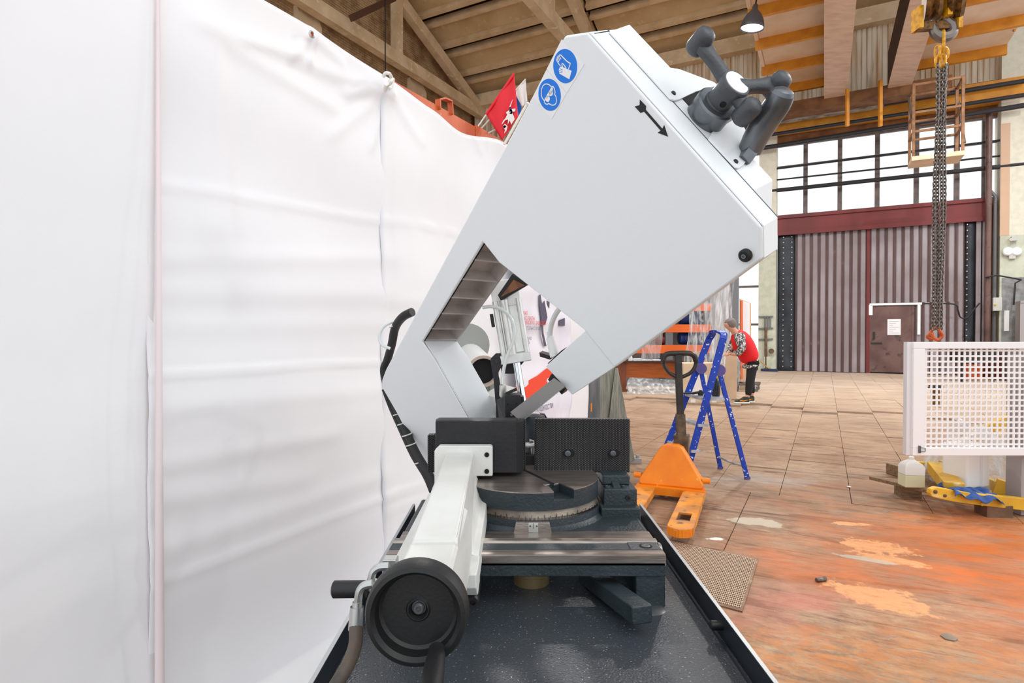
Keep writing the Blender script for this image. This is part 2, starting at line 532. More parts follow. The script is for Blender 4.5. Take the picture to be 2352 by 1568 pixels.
# worn workshop floor: brown plates, rust-orange overspray towards the right foreground, a few paint spills
def floor_mat():
    m = bpy.data.materials.new('workshop_floor')
    m.use_nodes = True
    nt = m.node_tree
    N, L = nt.nodes, nt.links
    b = N['Principled BSDF']
    g = N.new('ShaderNodeNewGeometry')
    rot = N.new('ShaderNodeMapping')
    rot.inputs['Rotation'].default_value = (0, 0, PSI)
    L.new(g.outputs['Position'], rot.inputs[0])
    def noise(scale, detail=6, stretch=(1, 1, 1), dist=0.0, rough=0.6):
        mp = N.new('ShaderNodeMapping')
        mp.inputs['Scale'].default_value = stretch
        L.new(rot.outputs[0], mp.inputs[0])
        n = N.new('ShaderNodeTexNoise')
        n.inputs['Scale'].default_value = scale
        n.inputs['Detail'].default_value = detail
        n.inputs['Roughness'].default_value = rough
        n.inputs['Distortion'].default_value = dist
        L.new(mp.outputs[0], n.inputs['Vector'])
        return n.outputs['Fac']
    def rng(v, a, b_, c=0.0, d=1.0):
        r = N.new('ShaderNodeMapRange')
        for i, x in enumerate((a, b_, c, d)): r.inputs[i + 1].default_value = x
        L.new(v, r.inputs[0])
        return r.outputs[0]
    def mix(f, a, c):
        x = N.new('ShaderNodeMix')
        x.data_type = 'RGBA'
        L.new(f, x.inputs[0]) if not isinstance(f, float) else setattr(x.inputs[0], 'default_value', f)
        if isinstance(a, tuple): x.inputs[6].default_value = lin(a)
        else: L.new(a, x.inputs[6])
        if isinstance(c, tuple): x.inputs[7].default_value = lin(c)
        else: L.new(c, x.inputs[7])
        return x.outputs[2]
    def mul(a, b2, op='MULTIPLY'):
        x = N.new('ShaderNodeMath')
        x.operation = op
        for i, q in enumerate((a, b2)):
            if isinstance(q, float): x.inputs[i].default_value = q
            else: L.new(q, x.inputs[i])
        return x.outputs[0]
    def blob(px, py, rx, ry, ang, soft=0.25, nz=0.9, nsc=7):
        c = gnd(px, py)
        mp = N.new('ShaderNodeVectorMath')
        mp.operation = 'SUBTRACT'
        mp.inputs[1].default_value = c
        L.new(g.outputs['Position'], mp.inputs[0])
        m2 = N.new('ShaderNodeVectorRotate')
        m2.rotation_type = 'Z_AXIS'
        m2.inputs['Angle'].default_value = -R_(ang)
        L.new(mp.outputs[0], m2.inputs['Vector'])
        m3 = N.new('ShaderNodeVectorMath')
        m3.operation = 'MULTIPLY'
        m3.inputs[1].default_value = (1 / rx, 1 / ry, 0)
        L.new(m2.outputs[0], m3.inputs[0])
        ln = N.new('ShaderNodeVectorMath')
        ln.operation = 'LENGTH'
        L.new(m3.outputs[0], ln.inputs[0])
        d = mul(ln.outputs['Value'], mul(rng(noise(nsc, 7), 0.3, 0.7, -nz / 2, nz / 2), 0.0, 'ADD'), 'ADD')
        return rng(d, 1.0 - soft, 1.0 + soft, 1.0, 0.0)
    base = mix(rng(noise(1.3, 8), 0.38, 0.62), (172, 142, 115), (148, 115, 89))
    base = mix(mul(rng(noise(2.2, 10, (1, 4, 1), 0.6, 0.7), 0.5, 0.66), 0.75), base, (116, 84, 60))
    base = mix(mul(rng(noise(6, 10, (1, 5, 1), 0.3, 0.75), 0.5, 0.68), 0.75), base, (112, 82, 60))
    base = mix(mul(rng(noise(4, 10, (1, 3, 1), 0.5, 0.75), 0.56, 0.72), 0.7), base, (194, 166, 138))
    base = mix(mul(rng(noise(26, 8, (1, 3, 1), 0.0, 0.8), 0.54, 0.68), 0.75), base, (96, 68, 48))
    base = mix(mul(rng(noise(1.1, 12, (0.8, 6, 1), 1.2, 0.66), 0.57, 0.61), 0.7), base, (98, 68, 48))
    # floor turns paler towards the gate
    sep = N.new('ShaderNodeSeparateXYZ')
    L.new(rot.outputs[0], sep.inputs[0])
    far = rng(sep.outputs['Y'], 8.0, 17.0)
    base = mix(mul(far, rng(noise(0.8, 6, (1, 2.5, 1)), 0.3, 0.6, 0.45, 0.95)), base, (196, 177, 158))
    # rust orange
    near = blob(2440, 1330, 1.2, 0.95, -16, 0.6, 1.0, 1.5)
    base = mix(mul(near, rng(noise(2.6, 8, (1, 2.2, 1)), 0.36, 0.6, 0.25, 0.95)), base, (224, 112, 32))
    base = mix(mul(blob(2240, 1200, 1.0, 0.8, -10, 0.6, 1.2, 1.4), rng(noise(3.2, 8, (1, 2, 1)), 0.42, 0.62, 0.0, 0.6)), base, (206, 124, 66))
    base = mix(mul(blob(1900, 1470, 0.75, 0.42, 20, 0.5, 1.2, 3), rng(noise(5, 10, (1, 2, 1), 0.5, 0.8), 0.45, 0.62, 0.0, 0.7)), base, (206, 176, 138))
    base = mix(mul(blob(2000, 1520, 0.8, 0.3, -5, 0.6, 1.2, 3), rng(noise(7, 10, (1, 2, 1), 0.5, 0.8), 0.42, 0.6, 0.0, 0.75)), base, (214, 130, 58))
    base = mix(mul(blob(1780, 1400, 0.3, 0.2, 25, 0.6, 1.4, 5), 0.3), base, (206, 122, 108))
    base = mix(mul(blob(1860, 1370, 0.25, 0.1, 10, 0.6, 1.4, 6), 0.35), base, (206, 116, 100))
    for a in ((2020, 1372, 0.22, 0.13, -38), (2010, 1255, 0.19, 0.12, -20), (2045, 1285, 0.17, 0.06, -30), (1950, 1202, 0.14, 0.04, -10)):
        base = mix(mul(blob(*a, soft=0.12, nz=1.2, nsc=11), rng(noise(14, 9, (1, 1.6, 1), 0.4, 0.8), 0.36, 0.5, 0.35, 1.0)), base, (236, 166, 112))
    for a in ((1992, 1284, 0.16, 0.035, -32), (1738, 1198, 0.17, 0.10, -20)):
        base = mix(mul(blob(*a, soft=0.06, nz=0.8, nsc=7), 0.85), base, (196, 184, 164))
    base = mix(blob(1643, 1238, 0.055, 0.025, 0, soft=0.06, nz=0.9, nsc=14), base, (236, 230, 222))
    base = mix(mul(blob(1740, 1100, 0.5, 0.18, 0, 0.5, 1.2, 3), 0.45), base, (164, 156, 148))
    base = mix(rng(noise(60, 3), 0.735, 0.76), base, (226, 210, 190))
    L.new(base, b.inputs['Base Color'])
    rr = rng(noise(3, 6), 0.35, 0.65, 0.42, 0.68)
    L.new(rr, b.inputs['Roughness'])
    b.inputs['Specular IOR Level'].default_value = 0.35
    bp = N.new('ShaderNodeBump')
    bp.inputs['Strength'].default_value = 0.5
    bp.inputs['Distance'].default_value = 0.014
    L.new(noise(7, 9, (1, 3.5, 1)), bp.inputs['Height'])
    L.new(bp.outputs[0], b.inputs['Normal'])
    MATS['workshop_floor'] = m
floor_mat()
mat('floor_joint', (112, 80, 58), 0.9)
# ================================================================== THE HALL
DW = 23.6            # far side wall
RG = -14.7           # brick gable wall
EAVE = 12.2
# ---- floor: base with separate plates laid on it
fl = MB()
fl.hbox(-16, 14, -3, 26, -0.3, -0.012)
floor = struct(fl.build('floor', 'floor_joint'))
plates = []
def add_plate(r0, r1, d0, d1, lift):
    plates.append((r0, r1, d0, d1, lift))
rw = 1.58
for d in (-2.35, -0.8, 0.75, 2.3, 3.85):
    for r in (-14.0, -9.2, -4.6, -0.55 if d > 3 else -1.6, 4.4 if d > 3 else 5.6):
        nxt = {-14.0: -9.2, -9.2: -4.6, -4.6: (-0.55 if d > 3 else -1.6), -0.55: 4.4, -1.6: 5.6, 4.4: 9.2, 5.6: 10.2}[r]
        add_plate(r, nxt, d, d + 1.55 if d < 3 else 5.4, random.uniform(-0.003, 0.003))
cw = 0.53
for i in range(-28, 26):
    d = 5.4
    step = 11.6 + 0.35 * math.sin(i * 1.7) - 0.06 * i
    while d < DW - 0.1:
        ln = random.choice((1.06, 1.06, 1.6))
        d1 = min(d + ln, DW)
        if d < step < d1: d1 = step
        r0 = i * cw + 0.2
        add_plate(r0, r0 + cw, d, d1, random.uniform(-0.003, 0.003) + (0.035 if d >= step - 1e-4 else 0))
        d = d1
def inview(p):
    q = p - CAMP
    y = q.dot(FW)
    if y < 0.5: return False
    return -300 < FPX * q.x / y + CX < 2650 and -FPX * q.dot(UPV) / y + CY < 1800
vis = []
for pl in plates:
    c = hall((pl[0] + pl[1]) / 2, (pl[2] + pl[3]) / 2)
    near = c.length
    if any(inview(hall(a, b)) for a in pl[:2] for b in pl[2:4]) or near < 5: vis.append((near, pl))
vis.sort(key=lambda t: t[0])
rest = MB()
gap = 0.005
for k, (nr, (r0, r1, d0, d1, lf)) in enumerate(vis):
    m = MB() if k < 270 else rest
    m.hbox(r0 + gap / 2, r1 - gap / 2, d0 + gap / 2, d1 - gap / 2, -0.014, 0.0 + lf)
    if k < 270:
        m.build('floor_plate', 'workshop_floor', floor)
tag(rest.build('floor_plate_field', 'workshop_floor', floor), None, kind='stuff')

# ---- far side wall with window bands, columns and gate
wall = MB()
def wp(px, py, D=DW):
    return hc(atD(px, py, D))
gR0, gR1 = wp(1786, 700)[0], wp(2262, 700)[0]
colR0, colR1 = wp(1745, 700)[0], wp(1784, 700)[0]
cl2R0, cl2R1 = wp(2288, 600)[0], wp(2344, 600)[0]
zG = wp(2030, 478)[2]              # top of red lintel = window sill
zWT = wp(2030, 300)[2]             # window head
wall.hbox(RG, -1.9 - 6.3, DW, DW + 0.35, 0, EAVE + 0.6)
wall.hbox(-8.2, gR0 - 0.9 - 3, DW, DW + 0.35, 0, 0.9)
wall.hbox(RG, 9, DW, DW + 0.35, zWT, EAVE + 0.6)
wall.hbox(gR1, cl2R1, DW, DW + 0.35, 0, zG)
wall.hbox(cl2R1, 9, DW, DW + 0.35, 0, wp(2350, 650)[2])
wall_far = struct(wall.build('wall_far', 'wall_brown'))
# upper cladding: ribbed pale panels, each its own sheet
pz0 = wp(1660, 285)[2]
rr = -14.5
while rr < 8.5:
    p = MB()
    for k in range(4):
        p.hbox(rr + k * 0.15 + 0.01, rr + k * 0.15 + 0.12, DW - 0.07, DW - 0.03, pz0, EAVE - 0.35)
    p.hbox(rr, rr + 0.6, DW - 0.035, DW, pz0, EAVE - 0.35)
    p.build('cladding_panel', 'wall_panel', wall_far)
    rr += 0.605
tr = MB()
tr.hbox(RG, 9, DW - 0.45, DW - 0.02, EAVE - 0.4, EAVE + 0.15)
tr.build('eaves_beam', 'truss_concrete', wall_far)
# windows: frames with mullions and separate panes
def window(n, R0, R1, z0, z1, cols, rows, fr=0.07):
    w = MB()
    w.hbox(R0, R1, DW + 0.02, DW + 0.12, z0, z0 + fr)
    w.hbox(R0, R1, DW + 0.02, DW + 0.12, z1 - fr, z1)
    for c in cols: w.hbox(c - fr, c + fr, DW, DW + 0.14, z0, z1)
    for r in rows: w.hbox(R0, R1, DW + 0.03, DW + 0.11, r - fr * 0.55, r + fr * 0.55)
    o = struct(w.build('window_%d' % n, 'window_frame'))
    cs = [R0] + list(cols) + [R1]
    rs = [z0] + list(rows) + [z1]
    for i in range(len(cs) - 1):
        for j in range(len(rs) - 1):
            q = MB()
            q.hbox(cs[i] + fr * 0.7, cs[i + 1] - fr * 0.7, DW + 0.065, DW + 0.073, rs[j] + fr * 0.4, rs[j + 1] - fr * 0.4)
            q.build('pane', 'window_glass', o)
    return o
mcol = [wp(x, 430)[0] for x in (1850, 1929, 2015, 2105, 2198, 2262)]
mrow = [wp(2020, y)[2] for y in (412, 356)]
window(1, colR1, cl2R0, zG, zWT, mcol, mrow)
wz = [wp(1715, y)[2] for y in (600, 658, 745)]
window(2, colR0 - 1.95, colR0, wp(1715, 842)[2] + 0.1, zWT, [colR0 - 1.0], sorted(wz + [wp(1715, y)[2] for y in (530, 470, 400)]))
window(3, cl2R1, 9, wp(2350, 650)[2], zWT, [7.2, 8.2], [zG])
w4 = [-8.0, -6.8, -5.6, -4.4, colR0 - 1.97]
window(4, -8.2, colR0 - 1.95, 0.9, zWT, w4[1:-1], [2.2, 3.6, 5.0, 6.4])
# columns
def column(name, R0, R1, z_split, lab, lower, upper, mid=None):
    m = MB(); m.hbox(R0, R1, DW - 0.45, DW + 0.3, z_split, EAVE)
    o = m.build(name, upper)
    m = MB(); m.hbox(R0 - 0.002, R1 + 0.002, DW - 0.452, DW + 0.3, 0, z_split)
    m.build('painted_dado', lower, o)
    struct(o)
    o['label'] = lab
    return o
column('trim_1', colR0, colR1, wp(1765, 572)[2], 'pale green and white plastered column left of the gate', 'column_green', 'column_pale')
c2 = column('trim_2', cl2R0, cl2R1, wp(2315, 545)[2], 'pale green and grey plastered column right of the gate', 'column_green', 'column_pale')
m = MB(); m.hbox(cl2R0 + 0.05, cl2R1 + 0.02, DW - 0.46, DW, 0, wp(2315, 640)[2]); m.build('grey_skirting', 'column_grey', c2)
m = MB(); m.hbox(cl2R0 - 0.01, cl2R0 + 0.22, DW - 0.458, DW - 0.4, wp(2315, 545)[2], zG + 2.2); m.build('rosy_corner', 'column_rosy', c2)
# runway beam and brown strip under it
m = MB()
zr0, zr1 = wp(2000, 300)[2], wp(2000, 246)[2]
m.hbox(RG + 0.1, 9, DW - 0.7, DW - 0.05, zr0 + 0.25, zr0 + 0.55)
m.hbox(RG + 0.1, 9, DW - 0.5, DW - 0.2, zr0 + 0.55, zr1 - 0.1)
m.hbox(RG + 0.1, 9, DW - 0.7, DW - 0.05, zr1 - 0.1, zr1)
tag(m.build('crane_runway', 'crane_yellow'), 'yellow brown steel runway girder along the wall above the windows', 'girder')
# red lintel
m = MB()
m.hbox(gR0, gR1, DW - 0.30, DW + 0.1, wp(2030, 525)[2], zG)
lint = tag(struct(m.build('trim_3', 'gate_red')), 'dark red steel lintel over the gate')
m = MB(); m.hbox(gR0, gR1, DW - 0.36, DW - 0.05, zG - 0.12, zG - 0.02); m.hbox(gR0, gR1, DW - 0.36, DW - 0.3, wp(2030, 527)[2], wp(2030, 527)[2] + 0.14)
m.build('flange', 'gate_red', lint)
# ---- gate
zgT = wp(1990, 528)[2]
gate = thing('door_1', hall(wp(1990, 700)[0], DW - 0.2), 'brown corrugated steel double gate with a wicket door under the red lintel', None)
struct(gate)
midR = wp(1993, 700)[0]
L0, L1 = wp(1828, 700)[0], midR - 0.03
R0_, R1_ = midR + 0.03, wp(2213, 700)[0]
wkR0, wkR1, wkT = wp(1998, 780)[0], wp(2092, 780)[0], wp(2040, 703)[2]
def sheet_leaf(a, b, z0, z1):
    """backing of one leaf and its raised ribs, one sheet rib each"""
    m = MB(); m.hbox(a, b, DW - 0.16, DW - 0.12, z0, z1); leaf = m.build('gate_leaf', 'gate_brown', gate)
    n = max(1, round((b - a) / 0.235))
    w = (b - a) / n
    for k in range(n):
        x0 = a + k * w
        m = MB()
        prof = [(x0 + 0.035, 0), (x0 + 0.06, -0.045), (x0 + w - 0.06, -0.045), (x0 + w - 0.035, 0)]
        m.prism([hall(r, DW - 0.16 + d, z0) for r, d in prof], UZ * (z1 - z0))
        m.build('corrugation', 'gate_light', leaf)
        m = MB(); m.hbox(x0 - 0.012, x0 + 0.012, DW - 0.18, DW - 0.16, z0, z1); m.build('corrugation', 'gate_brown', leaf)
    return leaf
m = MB(); m.hbox(gR0, gR1 + 0.1, DW - 0.1, DW - 0.04, 0, zG); m.build('gate_backing', 'gate_rubber', gate)
sheet_leaf(L0, L1, 0.05, zgT)
sheet_leaf(R0_, R1_, wkT + 0.1, zgT)
sheet_leaf(wkR1 + 0.08, R1_, 0.05, wkT + 0.1)
m = MB(); m.hbox(midR - 0.05, midR + 0.05, DW - 0.24, DW - 0.12, 0.03, zgT); m.build('meeting_stile', 'gate_red', gate)
wk = MB(); wk.hbox(wkR0, wkR1, DW - 0.22, DW - 0.14, 0.08, wkT); wk = wk.build('wicket_door', 'door_brown', gate, label='brown steel wicket door')
m = MB()
for a, b, c, d in ((wkR0 - 0.05, wkR0, 0.03, wkT + 0.06), (wkR1, wkR1 + 0.06, 0.03, wkT + 0.06), (wkR0 - 0.05, wkR1 + 0.06, wkT, wkT + 0.07)):
    m.hbox(a, b, DW - 0.235, DW - 0.12, c, d)
m.build('wicket_frame', 'door_brown', gate)
m = MB(); hz = wp(2005, 770)[2]; m.hbox(wkR0 + 0.08, wkR0 + 0.13, DW - 0.28, DW - 0.22, hz - 0.12, hz + 0.12); m.hbox(wkR0 + 0.02, wkR0 + 0.34, DW - 0.26, DW - 0.22, hz - 0.28, hz - 0.24); m.build('door_handle', 'truck_black', wk)
n0, n1 = wp(2037, 733), wp(2067, 769)
m = MB(); m.hbox(n0[0], n1[0], DW - 0.226, DW - 0.222, n1[2], n0[2])
notice = tag(m.build('notice_sheet', 'paper'), 'white printed notice taped to the brown wicket door', 'notice')
for k in range(7):
    z = n0[2] - 0.07 - k * 0.065
    m = MB(); m.hbox(n0[0] + 0.05, n1[0] - 0.05 - 0.08 * (k % 3), DW - 0.2285, DW - 0.226, z - 0.012, z); m.build('print_line', 'paper_ink', notice)
# white angle pieces around the wicket (draught curtain rail)
m = MB(); a = wp(1996, 701); b = wp(2115, 699)
m.hbox(a[0], b[0], DW - 0.27, DW - 0.24, a[2] - 0.02, a[2] + 0.05)
m.hbox(a[0] - 0.02, a[0] + 0.09, DW - 0.27, DW - 0.24, wp(1996, 724)[2], a[2])
m.hbox(b[0] - 0.12, b[0] - 0.04, DW - 0.27, DW - 0.24, wp(2110, 768)[2], a[2])
m.build('white_rail', 'fence_white', gate)
for pa, pb, lab in ((1787, 1824, 'left'), (2213, 2233, 'right')):
    a, b = wp(pa, 700)[0], wp(pb, 700)[0]
    m = MB(); m.grid(lambda u, v: hall(a + (b - a) * u, DW - 0.22 - 0.05 * math.sin(u * 3.1) - 0.03 * math.sin(v * 9 + u * 4) * (1 - v), 0.03 + (zgT - 0.03) * v), 8, 24)
    s_ = m.build('rubber_strip', 'gate_rubber', gate, solid=0.02)
    rv = MB()
    for k in range(26):
        for c in ((0.86, 0.35) if lab == 'left' else (0.14,)):
            rv.lathe(hall(a + (b - a) * c, DW - 0.30, 0.2 + k * (zgT - 0.3) / 25), -HD, [(0.022, 0), (0.014, 0.015)], 8)
    rv.build('rivet_row', 'rivet', s_)
m = MB(); m.hbox(wp(2237, 700)[0], wp(2248, 700)[0], DW - 0.25, DW - 0.12, 0, zgT + 0.1); m.hbox(wp(2252, 700)[0], wp(2262, 700)[0], DW - 0.2, DW - 0.1, 0, zgT + 0.2)
m.build('side_sheet', 'gate_light', gate)
# pole and pipes right of gate
m = MB(); a = wp(2259, 600)[0]; m.cyl(hall(a, DW - 0.56, 0), hall(a, DW - 0.56, zG + 2.6), 0.085, n=12)
tag(m.build('stand_pipe', 'door_brown'), 'brown vertical pipe beside the right gate jamb', 'pipe')
m = MB(); a = wp(2278, 600)[0]; m.cyl(hall(a, DW - 0.35, 0), hall(a, DW - 0.35, zG - 0.2), 0.05, n=10)
m.tube(bez([hall(a, DW - 0.35, zG - 0.2), hall(a, DW - 0.33, zG), hall(a - 0.15, DW - 0.3, zG + 0.25)]), 0.05, 8)
tag(m.build('conduit_pipe', 'shelf_grey'), 'thin dark grey conduit between brown pipe and right column', 'pipe')
# emergency lamp with two round heads, switch box, strip, camera on the right column
D1 = DW - 0.452
t = thing('emergency_light', atD(2322, 590, D1), 'white twin spot emergency light on the right column', 'light')
for x in (2313, 2333):
    m = MB(); p = atD(x, 578, D1); m.lathe(p, -HD, [(0.05, 0), (0.13, 0.04), (0.13, 0.1), (0.1, 0.13)], 18); m.build('lamp_head', 'sticker_white', t)
m = MB(); a, b = wp(2316, 584, D1), wp(2331, 594, D1); m.hbox(a[0], b[0], D1 - 0.09, D1, b[2], a[2]); m.build('battery_case', 'box_grey', t)
m = MB(); a, b = wp(2278, 684, D1), wp(2298, 714, D1); m.hbox(a[0], b[0], D1 - 0.18, D1 + 0.02, b[2], a[2])
t = tag(m.build('switch_box', 'box_grey', bevel=0.01), 'pale grey switch box on the corner of the right column', 'box')
m = MB(); c = atD(2286, 700, D1 - 0.18); m.lathe(c, -HD, [(0.03, 0), (0.03, 0.02)], 10); m.build('button', 'cap_yellow', t)
m = MB(); a, b = wp(2306, 713, D1), wp(2317, 760, D1); m.hbox(a[0], b[0], D1 - 0.03, D1, b[2], a[2])
tag(m.build('cable_cover', 'fence_white'), 'narrow white cable cover low on the right column', 'cover')
m = MB(); a, b = wp(2320, 545, D1), wp(2334, 554, D1); m.hbox(a[0], b[0], D1 - 0.2, D1, b[2], a[2]); m.lathe(atD(2322, 550, D1 - 0.2), -HD, [(0.04, 0), (0.05, 0.06)], 10)
tag(m.build('wall_camera', 'box_grey'), 'small camera fixed above the emergency light', 'camera')
m = MB()
m.tube(bez([atD(x, y, DW - 0.7) for x, y in ((2120, 697), (2190, 698), (2200, 712), (2206, 728), (2222, 730), (2236, 712), (2250, 696))], 6), 0.025, 6)
m.tube([atD(x, y, DW - 0.7) for x, y in ((2262, 637), (2290, 632), (2346, 642))], 0.025, 6)
m.tube([atD(x, y, DW - 0.7) for x, y in ((2346, 642), (2332, 650), (2328, 700))], 0.025, 6)
tag(m.build('wall_cable', 'cable_black'), 'black cables looping along the gate and right column', 'cable')
m = MB(); a, b = wp(2328, 698, DW - 0.6), wp(2360, 785, DW - 0.6); m.hbox(a[0], 8.0, DW - 1.3, DW - 0.8, 0, a[2])
m.hbox(a[0], 8.0, DW - 1.32, DW - 0.78, a[2], a[2] + 0.06)
tag(m.build('metal_cabinet', 'machine_grey'), 'grey steel cabinet at right edge behind the white guard', 'cabinet')
# wiring panel on left column
t = thing('meter_board', atD(1762, 790, D1), 'small rusty pipework and valve board on the left column', 'pipework')
m = MB()
for y in (727, 754, 779): m.bar(atD(1742, y, D1 - 0.05), atD(1776, y - 1, D1 - 0.05), 0.04, 0.04)
m.build('rail', 'shelf_grey', t)
for x in (1757, 1763, 1769): 
    m = MB(); m.cyl(atD(x, 752, D1 - 0.06), atD(x, 728, D1 - 0.06), 0.025, n=8); m.build('riser_pipe', 'shelf_grey', t)
m = MB(); m.cyl(atD(1759, 850, D1 - 0.08), atD(1759, 752, D1 - 0.08), 0.05, n=8); m.build('riser_pipe', 'wood_dark', t)
m = MB(); m.lathe(atD(1771, 806, D1 - 0.12), V((0, -1, 0)), [(0.09, 0), (0.09, 0.06)], 12); m.build('valve', 'wood_dark', t)
m = MB(); m.hbox(*[wp(x, 840, D1)[0] for x in (1756, 1770)], D1 - 0.12, D1, 0.15, 0.55); m.build('junction_box', 'column_green', t)
# pipes across the windows
def pipe_run(pa, pb, D, r, label, m_='pipe_black', hang=()):
    m = MB()
    a, b = atD(*pa, D), atD(*pb, D)
    z = (a.z + b.z) / 2
    ra, rb = hc(a)[0], hc(b)[0]
    m.cyl(hall(ra, D, a.z), hall(rb, D, b.z), r, n=10)
    return tag(m.build('wall_pipe', m_), label, 'pipe')
pipe_run((1690, 372 - 22), (2352, 262 - 20), DW - 0.82, 0.075, 'uppermost black pipe across the top of the gate window')
pipe_run((1690, 322), (2352, 218), DW - 0.85, 0.06, 'black pipe just above the window head')
pipe_run((1660, 300), (2352, 186), DW - 0.9, 0.07, 'highest dark pipe along the runway girder')
pipe_run((1720, 444), (2352, 377), DW - 0.4, 0.07, 'dark pipe crossing the lower window panes')
pipe_run((1700, 398), (2300, 322), DW - 0.3, 0.035, 'thin dark pipe across the middle window panes')
pipe_run((1720, 420), (2352, 352), DW - 0.3, 0.03, 'thin cable run below the middle panes')
pipe_run((1775, 277), (2030, 236), DW - 1.0, 0.16, 'shiny foil wrapped duct under the crane girders', 'pipe_foil')

# ---- brick gable wall on the left with plaster corbels
gw = MB(); gw.hbox(RG - 0.4, RG, 4, DW + 0.4, 0, 18)
wall_left = struct(gw.build('wall_left', 'mortar'))
br = MB()
z = 6.6
row = 0
while z < 16.5:
    d = 7.0 + (row % 2) * 0.13
    while d < DW - 0.1:
        if z < 11.9 + 0.37 * (DW - d) + 0.3 and z > 6.5:
            j = random.uniform(0, 0.012)
            br.hbox(RG - 0.01, RG + 0.018 + j, d, d + 0.25, z, z + 0.072)
        d += 0.262
    z += 0.086
    row += 1
tag(br.build('brickwork', 'brick', wall_left), None, kind='stuff')
def corbel(px, py, py2):
    a = atR(px, py, RG + 0.25)
    R, D, z = hc(a)
    m = MB()
    m.prism([hall(RG, D - 0.45, z - 3), hall(RG + 0.3, D - 0.45, z - 3), hall(RG + 0.3, D - 0.45, z - 0.35), hall(RG + 0.15, D - 0.45, z), hall(RG, D - 0.45, z)], HD * 0.9)
    m.build('corbel', 'truss_concrete', wall_left)
corbel(712, 25, 60)
corbel(962, 186, 230)
# ---- roof slabs on the slope
roof = MB(); roof.prism([hall(RG, 5, EAVE + 0.37 * (DW - 5) + 0.5), hall(9, 5, EAVE + 0.37 * (DW - 5) + 0.5), hall(9, DW + 0.6, EAVE + 0.28), hall(RG, DW + 0.6, EAVE + 0.28)], UZ * 0.15)
ceiling = struct(roof.build('ceiling', 'roof_gap'))
TR = [-14.1, -7.9, -1.68, 4.55]
bays = [(-14.6, -7.95), (-7.85, -1.73), (-1.63, 4.5), (4.6, 9)]
SL = V((0, 0, 0)) + HD * math.cos(math.atan(0.37)) - UZ * math.sin(math.atan(0.37))
RN = HR.cross(SL).normalized()
if RN.z < 0: RN = -RN
for (a, b) in bays:
    for k in range(10):
        d1 = DW + 0.3 - k * 1.5
        z1 = EAVE + 0.37 * (DW - d1) + 0.36
        p0 = hall((a + b) / 2, d1, z1)
        hw = (b - a) / 2
        m = MB()
        m.obox(p0 - SL * 0.80, HR, SL, RN, hw, 0.62, 0.05)
        sl = m.build('roof_slab', 'roof_concrete', ceiling)
        m = MB()
        for s in (0.24, 1.36):
            m.obox(p0 - SL * s - RN * 0.14, HR, SL, RN, hw, 0.085, 0.15)
        m.build('slab_rib', 'roof_rib', sl)
# ---- trusses
for k, R in enumerate(TR):
    lab = ('concrete roof truss beside the brick gable wall', 'concrete roof truss passing behind the top of the saw', 'concrete roof truss next to the pendant lamp',
           'concrete roof truss above the crane hook at right')[k]
    t = thing('roof_truss', hall(R, DW - 0.5, 11.4), lab, 'truss')
    m = MB(); m.hbox(R - 0.16, R + 0.16, 6, DW - 0.05, 11.35, 11.8); m.build('bottom_chord', 'truss_concrete', t)
    m = MB(); m.bar(hall(R, DW - 0.4, 11.75), hall(R, 6, 11.75 + 0.37 * (DW - 6.4)), 0.3, 0.42); m.build('rafter', 'truss_concrete', t)
    for d in (17.4, 11.4):
        m = MB(); m.hbox(R - 0.13, R + 0.13, d - 0.2, d + 0.2, 11.7, 11.6 + 0.37 * (DW - d)); m.build('post', 'truss_concrete', t)
    if k:
        m = MB(); m.bar(hall(R, 17.2, 11.9), hall(R, 11.6, 15.4), 0.22, 0.3); m.build('diagonal', 'truss_concrete', t)
    if k == 2:
        m = MB(); m.hbox(R - 0.28, R + 0.28, DW - 0.5, DW - 0.06, 8.6, 11.35); m.build('column_head', 'truss_concrete', t)
m = MB(); m.bar(atR(806, 42, -13.6), atR(905, -4, -13.6), 0.12, 0.2)
tag(m.build('rusty_strut', 'crane_dark'), 'dark rusty steel strut in front of the brick gable', 'strut')
m = MB(); a = atR(885, 170, -12.9); m.tube([a + UZ * 4.2, a - UZ * 1.5], 0.02, 6)
tag(m.build('hanging_cable', 'cable_black'), 'thin dark cable hanging in front of the brick gable', 'cable')
# ---- bridge crane
crane = thing('bridge_crane', hall(1.2, 21.5, 8.95), 'overhead bridge crane with two pale girders and yellow gallery brackets', 'crane')
def girder(pxa, pxb, py):
    a = hc(atD(pxa, py, 21.8)); b = hc(atD(pxb, py, 21.8))
    z = 9.0
    m = MB(); m.hbox(a[0], b[0], 7.5, 21.8, z, z + 0.03); m.build('girder_bottom', 'crane_pink', crane)
    m = MB(); m.hbox(a[0] + 0.01, b[0] - 0.01, 7.5, 21.8, z + 0.03, z + 1.15); m.build('girder_web', 'crane_dark', crane)
    return a[0], b[0]
g1 = girder(1893, 1946, 236)
g2 = girder(2038, 2094, 204)
zd = 9.75
def deck(R0, R1, step, z=zd):
    d = 9.0
    k = 0
    while d < 21.5:
        m = MB(); m.hbox(R0, R1, d, d + step - 0.03, z, z + 0.02); m.build('deck_panel', 'crane_deck', crane)
        m = MB(); m.hbox(R0 - 0.12, R1, d + step - 0.12, d + step, z - 0.28, z); m.build('bracket', 'crane_yellow', crane)
        d += step
    m = MB(); m.hbox(R0 - 0.12, R0 - 0.02, 9, 21.5, z - 0.05, z + 0.12); m.build('edge_angle', 'crane_deck', crane)
deck(g1[0] - 1.62, g1[0], 1.85)
deck(g2[1], g2[1] + 2.3, 1.85)
m = MB(); m.hbox(g1[0] - 1.8, g2[1] + 1.0, 21.7, 22.3, 8.72, 9.1); m.build('end_carriage', 'wall_brown', crane)
